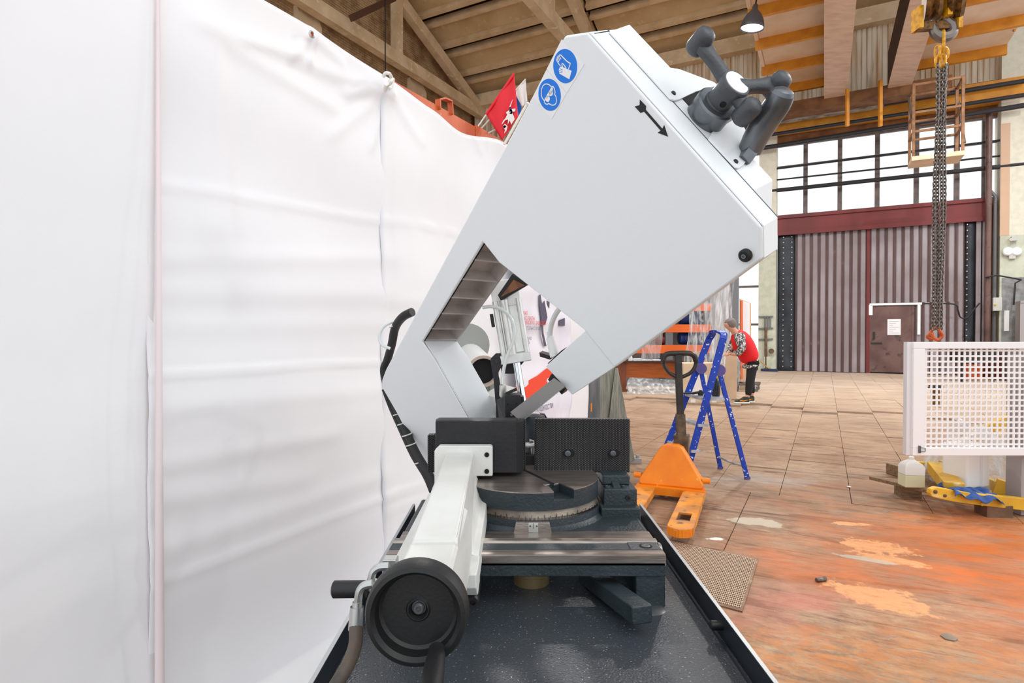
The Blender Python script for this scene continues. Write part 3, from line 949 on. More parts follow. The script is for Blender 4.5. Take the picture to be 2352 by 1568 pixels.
# rails of gallery at far right
m = MB()
for z in (10.3, 10.9): m.bar(hall(g2[1] + 2.25, 9, z), hall(g2[1] + 2.25, 21.5, z), 0.05, 0.05)
for k in range(8): m.bar(hall(g2[1] + 2.25, 9 + k * 1.7, 9.7), hall(g2[1] + 2.25, 9 + k * 1.7, 10.9), 0.05, 0.05)
m.build('gallery_rail', 'crane_yellow', crane)
# hanging cage
cage = thing('access_cage', atD(2155, 372, 20.4), 'rusty steel access cage hanging below the crane in front of the windows', 'cage')
Da, Db = 19.8, 20.7
Ra, Rb = hc(atD(2094, 360, Da))[0], hc(atD(2216, 340, Da))[0]
z0, z1 = atD(2155, 352, Da).z, atD(2155, 182, Da).z
m = MB(); m.hbox(Ra, Rb, Da, Db, z0 - 0.12, z0); m.build('cage_floor', 'crane_deck', cage)
for r in (Ra + 0.04, Rb - 0.04):
    for d in (Da + 0.03, Db - 0.03):
        m = MB(); m.hbox(r - 0.035, r + 0.035, d - 0.035, d + 0.035, z0, z1); m.build('cage_post', 'cage_steel', cage)
for f in (0.34, 0.6, 0.98):
    z = z0 + (z1 - z0) * f
    m = MB()
    for d in (Da + 0.03, Db - 0.03): m.hbox(Ra, Rb, d - 0.025, d + 0.025, z - 0.03, z + 0.03)
    for r in (Ra + 0.04, Rb - 0.04): m.hbox(r - 0.025, r + 0.025, Da, Db, z - 0.03, z + 0.03)
    m.build('cage_rail', 'cage_steel', cage)
m = MB()
m.bar(hall(Ra, Da, z0 + 1.0), hall(Ra, Db, z1), 0.05, 0.05); m.bar(hall(Rb, Da, z0 + 0.2), hall(Rb, Db, z1 - 0.4), 0.05, 0.05)
m.build('cage_brace', 'hook_steel', cage)
for px, y0, y1 in ((1946, 205, 290), (2022, 185, 290)):
    m = MB(); a = atD(px, y0, 21.0); b = atD(px, y1, 21.0); m.bar(a, b, 0.09, 0.09); m.build('hanger', 'crane_yellow', crane)
# hook block
HY = 9.0
hk = thing('hook_block', atY(2160, 70, HY), 'rusty yellow crane hook block with two sheaves at the top right', 'hook block')
for x0, x1 in ((2126, 2158), (2174, 2208)):
    m = MB(); c = atY((x0 + x1) / 2, -2, HY); w = (x1 - x0) * HY / FPX / 2
    m.lathe(c - HR * w, HR, [(0.30, 0), (0.34, w * 0.5), (0.28, w), (0.34, w * 1.5), (0.30, w * 2)], 28); m.build('sheave', 'hook_rusty', hk)
m = MB(); m.bar(atY(2166, -40, HY), atY(2166, 45, HY), 0.07, 0.30); m.build('cheek_plate', 'hook_yellow', hk)
for x in (2107, 2196):
    m = MB(); m.bar(atY(x, 20, HY), atY(x, 70, HY), 0.06, 0.2); m.build('guard_bracket', 'hook_yellow', hk)
m = MB(); m.bar(atY(2104, 62, HY), atY(2199, 58, HY), 0.1, 0.12); m.build('guard_tie', 'hook_rusty', hk)
hp = bez([atY(x, y, HY) for x, y in ((2172, 28), (2172, 45), (2186, 60), (2184, 78), (2166, 86), (2148, 78), (2142, 62), (2140, 52))], 6)
m = MB(); m.tube(hp, [0.05 + 0.035 * math.sin(math.pi * min(1, i / len(hp) * 1.15)) if i < len(hp) * 0.86 else 0.055 * (1 - (i / len(hp) - 0.86) * 5) for i in range(len(hp))], 10); m.build('hook', 'hook_steel', hk)
m = MB(); m.tube([atY(x, y, HY - 0.05) for x, y in ((2150, 50), (2166, 36), (2180, 42), (2202, 66), (2194, 72))], 0.02, 8); m.build('safety_latch', 'hook_rusty', hk)
# chain sling
sl = thing('chain_sling', atY(2152, 770, HY), 'four leg steel chain sling hanging from the crane hook', 'chain')
m = MB()
def link(m, c, h, w, r, ax, n=10):
    """one oblong link standing in the plane of ax and up"""
    pts = []
    for k in range(14):
        a = 2 * math.pi * k / 14
        pts.append(c + ax * (math.cos(a) * w) + UZ * (math.sin(a) * w + math.copysign(max(h - w, 0), math.sin(a)) * (1 if abs(math.sin(a)) > 0.1 else 0)))
    m.tube(pts, r, 6, closed=True)
X1 = V((1, 0, 0)); Y1 = V((0, 1, 0))
link(m, atY(2166, 96, HY), 0.16, 0.085, 0.024, X1 * 0.5 + Y1 * 0.86)
m.build('master_link', 'hook_yellow', sl)
m = MB()
for x, y, ax in ((2153, 118, Y1), (2170, 122, X1), (2166, 140, Y1), (2156, 143, X1)): link(m, atY(x, y, HY), 0.085, 0.05, 0.018, ax)
m.build('coupling_link', 'hook_yellow', sl)
for k, (xa, xb, dy) in enumerate(((2154, 2141, -0.06), (2161, 2148, 0.05), (2169, 2156, -0.04), (2173, 2163, 0.06))):
    m = MB()
    n = 74
    for i in range(n):
        t = i / (n - 1)
        c = atY(xa + (xb - xa) * t + 2.0 * math.sin(t * 9 + k), 150 + (752 - 150) * t, HY + dy)
        link(m, c, 0.037, 0.021, 0.0095, X1 if (i + k) % 2 else Y1)
    m.build('chain_leg', 'chain_steel', sl)
m = MB(); hp = bez([atY(x, y, HY) for x, y in ((2150, 750), (2158, 760), (2164, 772), (2152, 780), (2142, 772), (2140, 764))], 5); m.tube(hp, 0.025, 8)
hp = bez([atY(x, y, HY + 0.1) for x, y in ((2146, 752), (2138, 762), (2130, 774), (2142, 780))], 5); m.tube(hp, 0.022, 8)
m.build('end_hook', 'rack_orange', sl)
# pendant lamps: the one in view and unseen extras added to brighten the hall
def pendant(c, label, tilt, power):
    lt = thing('pendant_lamp', c, label, 'lamp', 'bell shaped pendant lamps of the hall')
    m = MB(); m.lathe(c, tilt, [(0.28, 0), (0.27, 0.08), (0.235, 0.21), (0.17, 0.33), (0.09, 0.42), (0.06, 0.47), (0.05, 0.56)], 28, caps=False); m.build('shade', 'lamp_shade', lt, solid=0.01)
    m = MB(); m.lathe(c + tilt * 0.03, tilt, [(0.255, 0), (0.25, 0.02)], 28); m.build('diffuser', 'lamp_glow', lt)
    m = MB(); m.tube([c + tilt * 0.54, c + tilt * 0.9], 0.02, 6); m.tube([c + tilt * 0.9, c + V((0.0, 0.1, 3.2))], 0.012, 6); m.build('suspension', 'cable_black', lt)
    ld_ = bpy.data.lights.new('lamp_light', 'AREA')
    ld_.shape = 'DISK'
    ld_.size = 0.5
    ld_.energy = power
    ld_.color = (1.0, 0.98, 0.95)
    lo = bpy.data.objects.new('lamp_light', ld_)
    COL.objects.link(lo)
    lo.parent = lt
    lo.location = -tilt * 0.02
    lo.rotation_euler = tilt.to_track_quat('Z', 'Y').to_euler()
pendant(atY(1727, 66, 14.6), 'lit bell shaped pendant lamp left of the crane girders', V((0.12, -0.10, 1)).normalized(), 400)
for R, D, P_, lab in ((-6.0, 10.5, 380, 'added unseen pendant lamp over the aisle behind the tarpaulin'), (4.8, 13, 380, 'added unseen pendant lamp over the floor right of the crane hook'),
                      (5.2, 17.2, 260, 'added unseen pendant lamp over the right end of the gate wall'), (10.8, 14, 380, 'added unseen pendant lamp furthest along to the right')):
    pendant(hall(R, D, 9.6), lab, UZ, P_)
# ================================================================== TARPAULIN PARTITION
RC = -1.87
def seg_d(p, a, b):
    ab = (b[0] - a[0], b[1] - a[1])
    L2 = ab[0] ** 2 + ab[1] ** 2
    t = ((p[0] - a[0]) * ab[0] + (p[1] - a[1]) * ab[1]) / L2
    tc = min(1, max(0, t))
    q = (a[0] + ab[0] * tc, a[1] + ab[1] * tc)
    s = ((p[0] - q[0]) * -ab[1] + (p[1] - q[1]) * ab[0]) / math.sqrt(L2)
    return math.hypot(p[0] - q[0], p[1] - q[1]), s, t
def dz(px, py, R=RC):
    r = hc(atR(px, py, R))
    return (r[1], r[2])
# crease: start px, end px, width (m), height (m), kind
CREASES = []
for a, b, w, h in (((370, 430), (890, 514), 0.020, 0.008), ((360, 868), (890, 832), 0.012, 0.010), ((372, 1342), (890, 1146), 0.02, 0.011),
                   ((375, 1080), (760, 1010), 0.05, 0.010), ((380, 1160), (700, 1115), 0.06, 0.010), ((372, 1275), (860, 1110), 0.05, 0.010),
                   ((370, 690), (890, 690), 0.07, 0.010), ((370, 610), (890, 600), 0.05, 0.007), ((380, 760), (880, 755), 0.06, 0.007), ((380, 950), (880, 905), 0.05, 0.006),
                   ((500, 85), (880, 215), 0.045, 0.018), ((520, 120), (760, 250), 0.05, 0.014), ((560, 100), (690, 130), 0.02, 0.012),
                   ((716, 80), (660, 125), 0.025, 0.02), ((716, 80), (705, 140), 0.022, 0.02), ((716, 80), (790, 150), 0.03, 0.012), ((890, 205), (800, 205), 0.03, 0.016),
                   ((890, 205), (850, 330), 0.03, 0.012), ((890, 205), (760, 300), 0.04, 0.010), ((470, 60), (520, 640), 0.05, 0.014), ((420, 20), (460, 520), 0.09, 0.016),
                   ((890, 1140), (985, 1112), 0.012, 0.012), ((890, 505), (1060, 540), 0.012, 0.010), ((895, 215), (960, 330), 0.03, 0.014), ((900, 700), (1060, 690), 0.03, 0.006),
                   ((890, 1180), (960, 1150), 0.03, 0.010), ((1060, 700), (1160, 690), 0.03, 0.006), ((1060, 820), (1160, 815), 0.03, 0.006)):
    CREASES.append((dz(*a), dz(*b), w, h))
def wrinkle(d, z):
    o = 0.0
    for a, b, w, h in CREASES:
        dist, s, t = seg_d((d, z), a, b)
        if dist < 4 * w:
            e = max(0, 1 - max(0, -t, t - 1) * 6)
            x = s / w
            o += h * math.exp(-x * x) * (1 if x > 0 else 1 - 0.4 * x * 0) * e * (0.5 + 0.5 * math.tanh(x * 1.5))
    return o
def tarp(name, D0, D1, ztop, label, nu, nv, wave, lift=0.0, zb=0.005):
    m = MB()
    def f(u, v):
        d = D0 + (D1 - D0) * u
        zt = ztop(d)
        if v < 0.06:      # the foot of the sheet lies on the floor
            return HR * (RC + lift + 0.02 + 0.42 * (1 - v / 0.06) ** 1.3 + 0.03 * math.sin(d * 5)) + HD * d + UZ * (zb + 0.012 + 0.02 * (v / 0.06) ** 3 + 0.006 * math.sin(d * 9 + v * 60))
        v = (v - 0.06) / 0.94
        z = zb + 0.03 + (zt - zb - 0.03) * v
        w = wrinkle(d, z) + wave(u, v, d, z) + lift
        return HR * (RC + w) + HD * d + UZ * z
    m.grid(f, nu, nv)
    return tag(m.build(name, 'tarp', angle=180, solid=0.004), label, 'tarpaulin', 'white tarpaulin partition sheets')
d_a, d_b = dz(352, 700)[0], dz(891, 600)[0]
ztopB = dz(890, 178)[1]
zt0 = dz(600, 0)[1]
def topline(d):
    pts = [(0.0, 2.62), (dz(600, 0)[0], zt0), (dz(716, 62)[0], dz(716, 62)[1]), (dz(800, 118)[0], dz(800, 118)[1]), (d_b, ztopB),
           (dz(985, 250)[0], dz(985, 250)[1]), (dz(1055, 300)[0], dz(1055, 300)[1]), (dz(1150, 327)[0], dz(1150, 327)[1]), (6.0, dz(1150, 327)[1] - 0.02)]
    for (a, za), (b, zb_) in zip(pts, pts[1:]):
        if a <= d <= b:
            t = (d - a) / (b - a)
            t = t * t * (3 - 2 * t) if a > 2 else t
            return za + (zb_ - za) * t
    return pts[-1][1] if d > 3 else 2.62
tarp('tarpaulin', -0.4, d_a, topline, 'plain white tarpaulin panel at far left', 60, 60,
     lambda u, v, d, z: 0.02 * math.sin(d * 5.5 + 0.5) * (0.4 + 0.6 * v) + 0.02 * math.sin(z * 2.2 + d * 2.5), 0.0)
tarp('tarpaulin', d_a - 0.02, d_b, topline, 'creased white tarpaulin panel with metal eyelet in the middle', 110, 150,
     lambda u, v, d, z: 0.006 * math.sin(z * 11 + d * 1.5) + 0.012 * math.sin(u * 6) * v)
tarp('tarpaulin', d_b - 0.05, 4.95, topline, 'white tarpaulin panel behind the raised saw bow', 90, 110,
     lambda u, v, d, z: 0.005 * math.sin(z * 11 + d) + 0.01 * math.sin(d * 8) * v + 0.008 * math.exp(-((d - d_b) / 0.03) ** 2) + 0.004)
# pinkish hems along the two seams
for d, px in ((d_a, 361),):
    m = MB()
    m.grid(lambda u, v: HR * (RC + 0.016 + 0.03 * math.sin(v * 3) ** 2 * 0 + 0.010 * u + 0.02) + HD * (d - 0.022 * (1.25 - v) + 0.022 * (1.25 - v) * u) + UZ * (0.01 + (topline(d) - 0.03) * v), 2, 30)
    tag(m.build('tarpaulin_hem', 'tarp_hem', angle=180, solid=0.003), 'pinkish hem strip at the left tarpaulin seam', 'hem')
# eyelets
def eyelet(px, py, label):
    p = atR(px, py, RC + 0.03)
    t = thing('eyelet', p, label, 'eyelet')
    m = MB(); pts = [p + (HD * math.cos(a) + UZ * math.sin(a)) * 0.0115 for a in [2 * math.pi * k / 18 for k in range(18)]]
    m.tube(pts, 0.004, 8, closed=True); m.build('ring', 'zinc', t)
    m = MB(); m.lathe(p - HR * 0.006, HR, [(0.010, 0), (0.010, 0.004)], 16); m.build('hole_backing', 'rack_orange', t)
eyelet(716, 79, 'metal eyelet near the top edge of the middle tarpaulin')
# knot of rope at the seam top
m = MB()
kp = [(880, 176), (886, 168), (895, 170), (899, 180), (893, 190), (886, 196), (884, 208), (890, 196), (898, 186), (903, 182), (900, 194), (894, 204)]
m.tube(bez([atR(x, y, RC + 0.04 + 0.02 * (i % 3)) for i, (x, y) in enumerate(kp)], 5), 0.008, 8)
tag(m.build('rope_knot', 'rope_white'), 'white cord knotted at the top of the tarpaulin seam', 'rope')
# ---- orange rack beam behind the tarpaulin
RB = RC - 0.08
rk = thing('rack_beam', atR(1000, 300, RB), 'orange pallet rack beam along the top of the partition', 'beam')
a, b = hc(atR(890, 176, RB)), hc(atR(1150, 322, RB))
m = MB()
zb = (a[2] + b[2]) / 2
for k in range(1):
    m.prism([hall(RB - 0.05, a[1], a[2] - 0.12), hall(RB, a[1], a[2] - 0.12), hall(RB, a[1], a[2] - 0.004), hall(RB - 0.05, a[1], a[2] - 0.004)], hall(RB, b[1] + 0.6, b[2] + (b[2] - a[2]) / (b[1] - a[1]) * 0.6) - hall(RB, a[1], a[2]))
m.build('beam', 'rack_orange', rk)
m = MB()
loop = [atR(x, y, RB + 0.0) for x, y in ((1007, 252), (1006, 229), (1018, 226), (1034, 233), (1036, 264))]
for p, q in zip(loop, loop[1:]): m.bar(p, q, 0.009, 0.035, up=HR)
m.build('bracket_loop', 'rack_orange', rk)
m = MB(); m.hbox(RB - 0.005, RB + 0.004, hc(atR(1092, 298, RB))[1], hc(atR(1160, 330, RB))[1], hc(atR(1120, 326, RB))[2] - 0.05, hc(atR(1120, 300, RB))[2] - 0.01)
m.build('end_plate', 'rack_orange', rk)
for px in (905, 1155):
    m = MB(); d = hc(atR(px, 300, RB))[1]; m.hbox(RB - 0.10, RB - 0.06, d, d + 0.06, 0, a[2]); m.build('upright', 'shelf_grey', rk)
# ---- flags in the rack end
FP = hc(atR(1108, 300, RB))
def flag(base, tip, quad, label, mlist, group):
    f = thing('flag', base, label, 'flag', group)
    m = MB(); m.cyl(base, tip, 0.005, n=8); m.build('stick', 'flag_pole', f)
    return f
fY = atR(1110, 300, RB).y
P = lambda x, y, o=0.0: atY(x, y, fY + o)
f1 = flag(P(1096, 293), P(1180, 172), None, 'red flag with white horseman emblem above the rack beam', None, 'flags')
def cloth(name, m_, par, A, B, C, Dq, wav, off=0.0, nu=14, nv=14):
    m = MB()
    def fn(u, v):
        p = (A * (1 - u) + B * u) * (1 - v) + (Dq * (1 - u) + C * u) * v
        return p + Y1 * (off + wav * math.sin(u * 9 + v * 4))
    m.grid(fn, nu, nv)
    return m.build(name, m_, par, angle=180, solid=0.002)
cl = cloth('red_cloth', 'flag_red', f1, P(1117, 262), P(1181, 170), P(1190, 268), P(1153, 323), 0.008)
m = MB(); m.cyl(P(1116, 263), P(1181, 169), 0.008, n=8); m.build('sleeve', 'flag_red', f1)
def emb(polys, m_, name):
    m = MB()
    for pl in polys: m.prism([P(x, y, -0.02) for x, y in pl], Y1 * 0.004)
    m.build(name, m_, cl)
emb([[(1162, 258), (1172, 251), (1184, 249), (1183, 255), (1176, 258), (1180, 266), (1182, 274), (1174, 286), (1171, 276), (1166, 286), (1167, 274), (1160, 276), (1156, 282), (1152, 286), (1155, 278), (1161, 271), (1165, 263)],
     [(1170, 245), (1176, 231), (1178, 228), (1174, 240), (1171, 250)], [(1155, 290), (1160, 284), (1166, 290), (1163, 300), (1158, 306), (1160, 298), (1157, 294)]], 'flag_white', 'horseman')
emb([[(1170, 246), (1173, 245), (1178, 258), (1175, 262), (1170, 261)], [(1155, 290), (1160, 287), (1163, 291), (1158, 295)]], 'cape_blue', 'cape')
f2 = flag(P(1104, 297, 0.1), P(1207, 182, 0.1), None, 'white blue and red striped flag partly hidden behind the red flag', None, 'flags')
cloth('white_stripe', 'flag_white', f2, P(1180, 210, 0.1), P(1207, 182, 0.1), P(1211, 232, 0.1), P(1200, 246, 0.1), 0.004)
cloth('blue_stripe', 'flag_blue', f2, P(1172, 204, 0.12), P(1182, 212, 0.12), P(1199, 248, 0.12), P(1188, 272, 0.12), 0.004)
f3 = thing('flag_stick', P(1116, 308, 0.05), 'bare white flag stick leaning right below the red flag', 'stick')
m = MB(); m.cyl(P(1116, 308, 0.05), P(1150, 292, 0.05), 0.005, n=8); m.build('stick', 'flag_pole', f3)
f4 = thing('flag_pole', P(1158, 332, -0.1), 'white plastic pole close to the saw bow edge', 'pole')
m = MB(); m.cyl(P(1158, 332, -0.1), P(1212, 236, -0.1), 0.009, n=10); m.build('stick', 'flag_pole', f4)
m = MB(); m.lathe(P(1211, 239, -0.1), V((0.5, 0, 0.87)), [(0.008, -0.012), (0.015, 0), (0.008, 0.012)], 12); m.build('ball_end', 'flag_pole', f4)

# ---- banner hung on the tarpaulin
RBN = RC + 0.09
bn = thing('banner', atR(1250, 960, RBN), 'white printed advertising banner with red lettering behind the saw', 'banner')
d0, d1 = hc(atR(1183, 800, RBN))[1], hc(atR(1308, 800, RBN))[1]
zt, zb = 2.35, 0.35
def bnf(u, v):
    return hall(RBN + 0.006 * math.sin(u * 14) + 0.004 * math.sin(v * 60) + 0.006 * math.sin(v * 21 + u * 3), d0 + (d1 - d0) * u + 0.02 * math.sin(v * 30) * u, zb + (zt - zb) * v)
m = MB(); m.grid(bnf, 40, 60); sheet = m.build('sheet', 'banner_white', bn, angle=180, solid=0.003)
def bpoly(pts, m_, name, off=0.012):
    m = MB(); m.prism([atR(x, y, RBN + off) for x, y in pts], HR * 0.002); return m.build(name, m_, sheet)
bpoly([(1183, 888), (1205, 878), (1235, 862), (1256, 845), (1275, 862), (1288, 880), (1260, 895), (1225, 912), (1183, 925)], 'banner_red', 'red_swoosh')
bpoly([(1238, 677), (1241, 676), (1245, 700), (1250, 690), (1257, 728), (1252, 745), (1247, 746), (1248, 765), (1255, 795), (1250, 795), (1244, 766), (1243, 745), (1240, 710)], 'banner_dark', 'printed_figure')
bpoly([(1256, 690), (1262, 694), (1261, 708), (1257, 698)], 'banner_dark', 'printed_figure')
bpoly([(1284, 735), (1297, 730), (1297, 748), (1284, 748)], 'banner_dark', 'printed_figure')
def btext(s, px, py, h, m_):
    me = text_mesh(s, h, m_, 'lettering')
    o = bpy.data.objects.new('lettering', me); COL.objects.link(o)
    o.parent = sheet
    p = atR(px, py, RBN + 0.016)
    rot = Matrix((HD, UZ, HD.cross(UZ))).transposed().to_4x4()
    o.matrix_local = Matrix.Translation(p - ORG[bn.name]) @ rot
    ORG[o.name] = p
btext('\u0421\u0421\u0418\u0419\u0421\u041a\u0418\u0415', 1180, 721, 0.036, 'banner_text_red')
btext('\u041d\u0422\u041e\u0427\u041d\u042b\u0415 \u041f\u0418\u041b\u042b', 1182, 733, 0.036, 'banner_text_red')
btext('\u0420\u041e\u0421\u0421\u0418\u0419\u0421\u041a\u0418\u0425 \u0417\u0410\u0412\u041e\u0414\u041e\u0412', 1189, 744, 0.036, 'banner_text_red')
btext('\u0410\u0422\u0418\u0422\u0415 \u0422\u041e\u041b\u042c\u041a\u041e \u0412 \u041c\u0415\u0422', 1191, 757, 0.032, 'banner_text_grey')
btext('\u043d\u0430\u043f\u0440\u044f\u043c\u0443\u044e', 1190, 781, 0.040, 'banner_text_grey')
btext('\u043f\u0440\u0438\u044f\u0442\u0438\u044f', 1192, 792, 0.040, 'banner_text_grey')
btext('\u0416\u0418\u0414\u041a\u041e\u0421\u0422\u0418', 1230, 947, 0.05, 'banner_text_grey')

# ================================================================== MIDDLE GROUND
# steel cabinet column with orange drips behind the fixed jaw
c0 = gnd(1372, 1068)
t = thing('steel_cabinet', (c0.x, c0.y + 0.2, 0), 'dark steel cabinet splashed with orange paint behind the right jaw', 'cabinet')
yc = c0.y
x0, x1, x2 = atY(1306, 900, yc).x, atY(1378, 900, yc).x, atY(1412, 900, yc + 0.1).x
m = MB(); m.box(x0, x1, yc, yc + 0.5, 0.02, 1.9); m.build('front_panel', 'cab_grey', t)
m = MB(); m.prism([(x1, yc, 0.02), (x2, yc + 0.1, 0.02), (x2, yc + 0.55, 0.02), (x1, yc + 0.5, 0.02)], UZ * 1.88); m.build('side_panel', 'cab_side', t)
m = MB(); m.prism([(x1 + 0.04, yc - 0.02, 0.02), (x2, yc + 0.08, 0.02), (x2 + 0.16, yc + 0.06, 0.02), (x2 + 0.2, yc + 0.06, 0.05), (x2 + 0.03, yc + 0.08, 1.0), (x2, yc + 0.08, 1.0)], Y1 * 0.02); m.build('gusset', 'cab_side', t)
m = MB(); fx = gnd(1458, 1062); m.box(fx.x - 0.1, fx.x + 0.06, fx.y - 0.05, fx.y + 0.1, 0.0, 0.05); m.lathe((fx.x + 0.03, fx.y, 0.05), UZ, [(0.02, 0), (0.02, 0.03)], 8); m.build('foot', 'machine_grey', t)
m = MB(); m.box(x0, x1 + 0.1, yc + 0.005, yc + 0.4, 1.25, 1.9); m.obox  # upper part is blue
bl = MB(); bl.box(x0 - 0.003, x1 - 0.1, yc - 0.006, yc, 1.2, 1.9); bl.build('blue_cover', 'cab_blue', t)
dr = MB()
for px, ya, yb in ((1332, 880, 945), (1358, 926, 945)):
    a, b = atY(px, ya, yc - 0.003), atY(px, yb, yc - 0.003)
    dr.bar(a, b, 0.012, 0.004, up=Y1)
for k in range(14):
    px = 1313 + k * 1.4 + random.uniform(-1, 1)
    a, b = atY(px, 930 + random.uniform(0, 20), yc - 0.003), atY(px, 975, yc - 0.003)
    dr.bar(a, b, 0.012, 0.004, up=Y1)
dr.build('orange_drips', 'truck_orange', t)

# ---- pallet truck
tip = gnd(1563, 1252)
body = gnd(1606, 1132)
ta = (body - tip); ta.z = 0; ta.normalize()
tr_ = V((ta.y, -ta.x, 0))
pt = thing('pallet_truck', tip + ta * 0.6 - tr_ * 0.19, 'orange hand pallet truck with worn forks and black loop handle', 'pallet truck')
fz0, fz1, fw = 0.045, 0.10, 0.155
T0 = tip - tr_ * 0.01
def LP(a, r, z): return T0 + ta * a + tr_ * r + UZ * z
flen = 1.10
for s, rc in ((0, 0.0), (1, -0.385)):
    m = MB()
    pr = []
    for k in range(9):
        a = math.pi + math.pi * k / 8
        pr.append((0.06 + 0.0 + math.sin(a) * 0.06, -math.cos(a) * fw / 2 * -1))
    out = [(0.0 + 0.05 * (1 - math.sin(math.pi * k / 8)), -fw / 2 + fw * k / 8) for k in range(9)]
    out += [(flen, fw / 2), (flen, -fw / 2)]
    # top plate with an opening, from strips
    h0, h1, hw = 0.20, 0.38, 0.045
    for poly in ([*out[:9], (h0, fw / 2), (h0, -fw / 2)], [(h0, -fw / 2), (h0, -hw), (h1, -hw), (h1, -fw / 2)], [(h0, hw), (h0, fw / 2), (h1, fw / 2), (h1, hw)], [(h1, -fw / 2), (h1, fw / 2), (flen, fw / 2), (flen, -fw / 2)]):
        m.prism([LP(a, rc + r, fz1 - 0.012) for a, r in poly], UZ * 0.012)
    for r in (-fw / 2, fw / 2): m.bar(LP(0.07, rc + r, (fz0 + fz1) / 2), LP(flen, rc + r, (fz0 + fz1) / 2), 0.01, fz1 - fz0 - 0.004)
    fk = m.build('fork', 'truck_fork', pt)
    m = MB()
    nose = [LP(a, rc + r, fz0) for a, r in out[:9]]
    for p, q in zip(nose, nose[1:]): m.bar(p + UZ * (fz1 - fz0) / 2, q + UZ * (fz1 - fz0) / 2, 0.008, fz1 - fz0 - 0.004)
    m.build('fork_nose', 'truck_orange', fk)
    m = MB(); c = LP(0.29, rc, 0.04); m.cyl(c - tr_ * 0.035, c + tr_ * 0.035, 0.038, n=16); c = LP(0.20, rc, 0.04); m.build('load_roller', 'truck_worn', fk)
m = MB()
m.bar(LP(flen - 0.06, -0.46, 0.075), LP(flen - 0.06, 0.078, 0.075), 0.12, 0.06)
m.build('cross_head', 'truck_orange', pt)
m = MB()
B0 = flen - 0.06
bl_ = [(-0.44, 0.10), (0.06, 0.10), (0.075, 0.14), (-0.10, 0.415), (-0.14, 0.435), (-0.24, 0.435), (-0.28, 0.415), (-0.455, 0.14)]
front = [LP(B0 + (z - 0.1) * 0.25, r, z) for r, z in bl_]
back = [LP(B0 + 0.18, -0.19 + (r + 0.19) * 0.95, z) for r, z in bl_]
n = len(front)
m.add(front + back, [tuple(range(n)), tuple(range(2 * n - 1, n - 1, -1))] + [(i, (i + 1) % n, n + (i + 1) % n, n + i) for i in range(n)])
m.build('shield', 'truck_orange', pt, bevel=0.02)
for r in (-0.465, 0.085):
    m = MB(); c = LP(B0 + 0.05, r, 0.17); m.cyl(c - tr_ * 0.03, c + tr_ * 0.03, 0.024, n=12); m.build('pivot_pin', 'truck_orange', pt)
m = MB(); c = LP(B0 + 0.3, -0.19, 0.09); 
for s in (-0.07, 0.07): m.cyl(c + tr_ * (s - 0.025), c + tr_ * (s + 0.025), 0.09, n=20)
m.build('steer_wheel', 'rubber', pt)
m = MB(); m.cyl(LP(B0 + 0.26, -0.15, 0.1), LP(B0 + 0.26, -0.15, 0.42), 0.06, n=14); m.obox(LP(B0 + 0.24, -0.13, 0.40), tr_, ta, UZ, 0.06, 0.06, 0.10); m.build('pump', 'truck_worn', pt)
py_ = LP(B0 + 0.27, 0, 0).y
hb = atY(1566, 1030, py_); ht = atY(1557, 815, py_)
hm = hb.lerp(ht, 0.37)
m = MB(); m.bar(hb, hm, 0.07, 0.05, up=Y1); m.build('handle_base', 'truck_worn', pt)
m = MB(); m.bar(hb.lerp(ht, 0.3), ht, 0.055, 0.045, up=Y1); m.build('handle_pole', 'truck_black', pt, bevel=0.006)
lp = [(1560, 868), (1540, 858), (1527, 842), (1524, 824), (1532, 813), (1557, 811), (1586, 812), (1597, 822), (1597, 840), (1586, 856), (1566, 866)]
m = MB(); m.tube(bez([atY(x, y, py_) for x, y in lp], 5), [0.016 + 0.007 * (0.25 < i / 50 < 0.75) for i in range(51)], 10); m.build('loop_handle', 'truck_black', pt)

# ---- step ladder
ld = thing('step_ladder', gnd(1610, 1100), 'blue step ladder spattered with white paint', 'ladder')
yn, yf = 5.49, 5.94
nb, nt_ = atY(1573, 1098, yn), atY(1661, 778, yn - 0.02)
nb.z = 0.0
fb, ft = atY(1512, 1074, yf), atY(1629, 778, yf)
fb.z = 0.0
dn = (nt_ - nb); df = (ft - fb)
m = MB(); m.bar(nb, nt_, 0.062, 0.026, up=Y1); nr = m.build('front_rail', 'ladder_blue', ld, bevel=0.004)
m = MB(); m.bar(fb, ft, 0.062, 0.026, up=Y1); m.build('front_rail', 'ladder_blue', ld, bevel=0.004)
arc = bez([ft, ft.lerp(nt_, 0.10) + df.normalized() * 0.05 , ft.lerp(nt_, 0.28) + UZ * 0.07, ft.lerp(nt_, 0.75) + UZ * 0.07, ft.lerp(nt_, 0.94) + dn.normalized() * 0.045, nt_], 6)
m = MB()
for p, q in zip(arc, arc[1:]): m.bar(p - (q - p) * 0.1, q + (q - p) * 0.1, 0.062, 0.024, up=(q - p).cross(X1))
m.build('top_hoop', 'ladder_blue', ld)
rb_n, rb_f = gnd(1717, 1100), gnd(1655, 1076)
rt_n, rt_f = atY(1651, 850, yn + 0.02), atY(1609, 846, yf - 0.02)
for p, q in ((rb_n, rt_n), (rb_f, rt_f)):
    m = MB(); m.bar(p, q, 0.04, 0.03, up=Y1); m.build('rear_leg', 'ladder_blue', ld, bevel=0.004)
    m = MB(); m.lathe(q - Y1 * 0.03, Y1, [(0.055, 0), (0.055, 0.05)], 16); m.build('hinge_disc', 'ladder_violet', ld)
    m = MB(); m.bar(p, p.lerp(q, 0.02), 0.046, 0.036, up=Y1); m.build('foot_cap', 'ladder_violet', ld)
m = MB(); a, b = rb_f.lerp(rt_f, 0.12), rb_n.lerp(rt_n, 0.12); m.tube([a, a.lerp(b, 0.5) - UZ * 0.012, b], 0.011, 8); m.build('rear_brace', 'ladder_tread', ld)
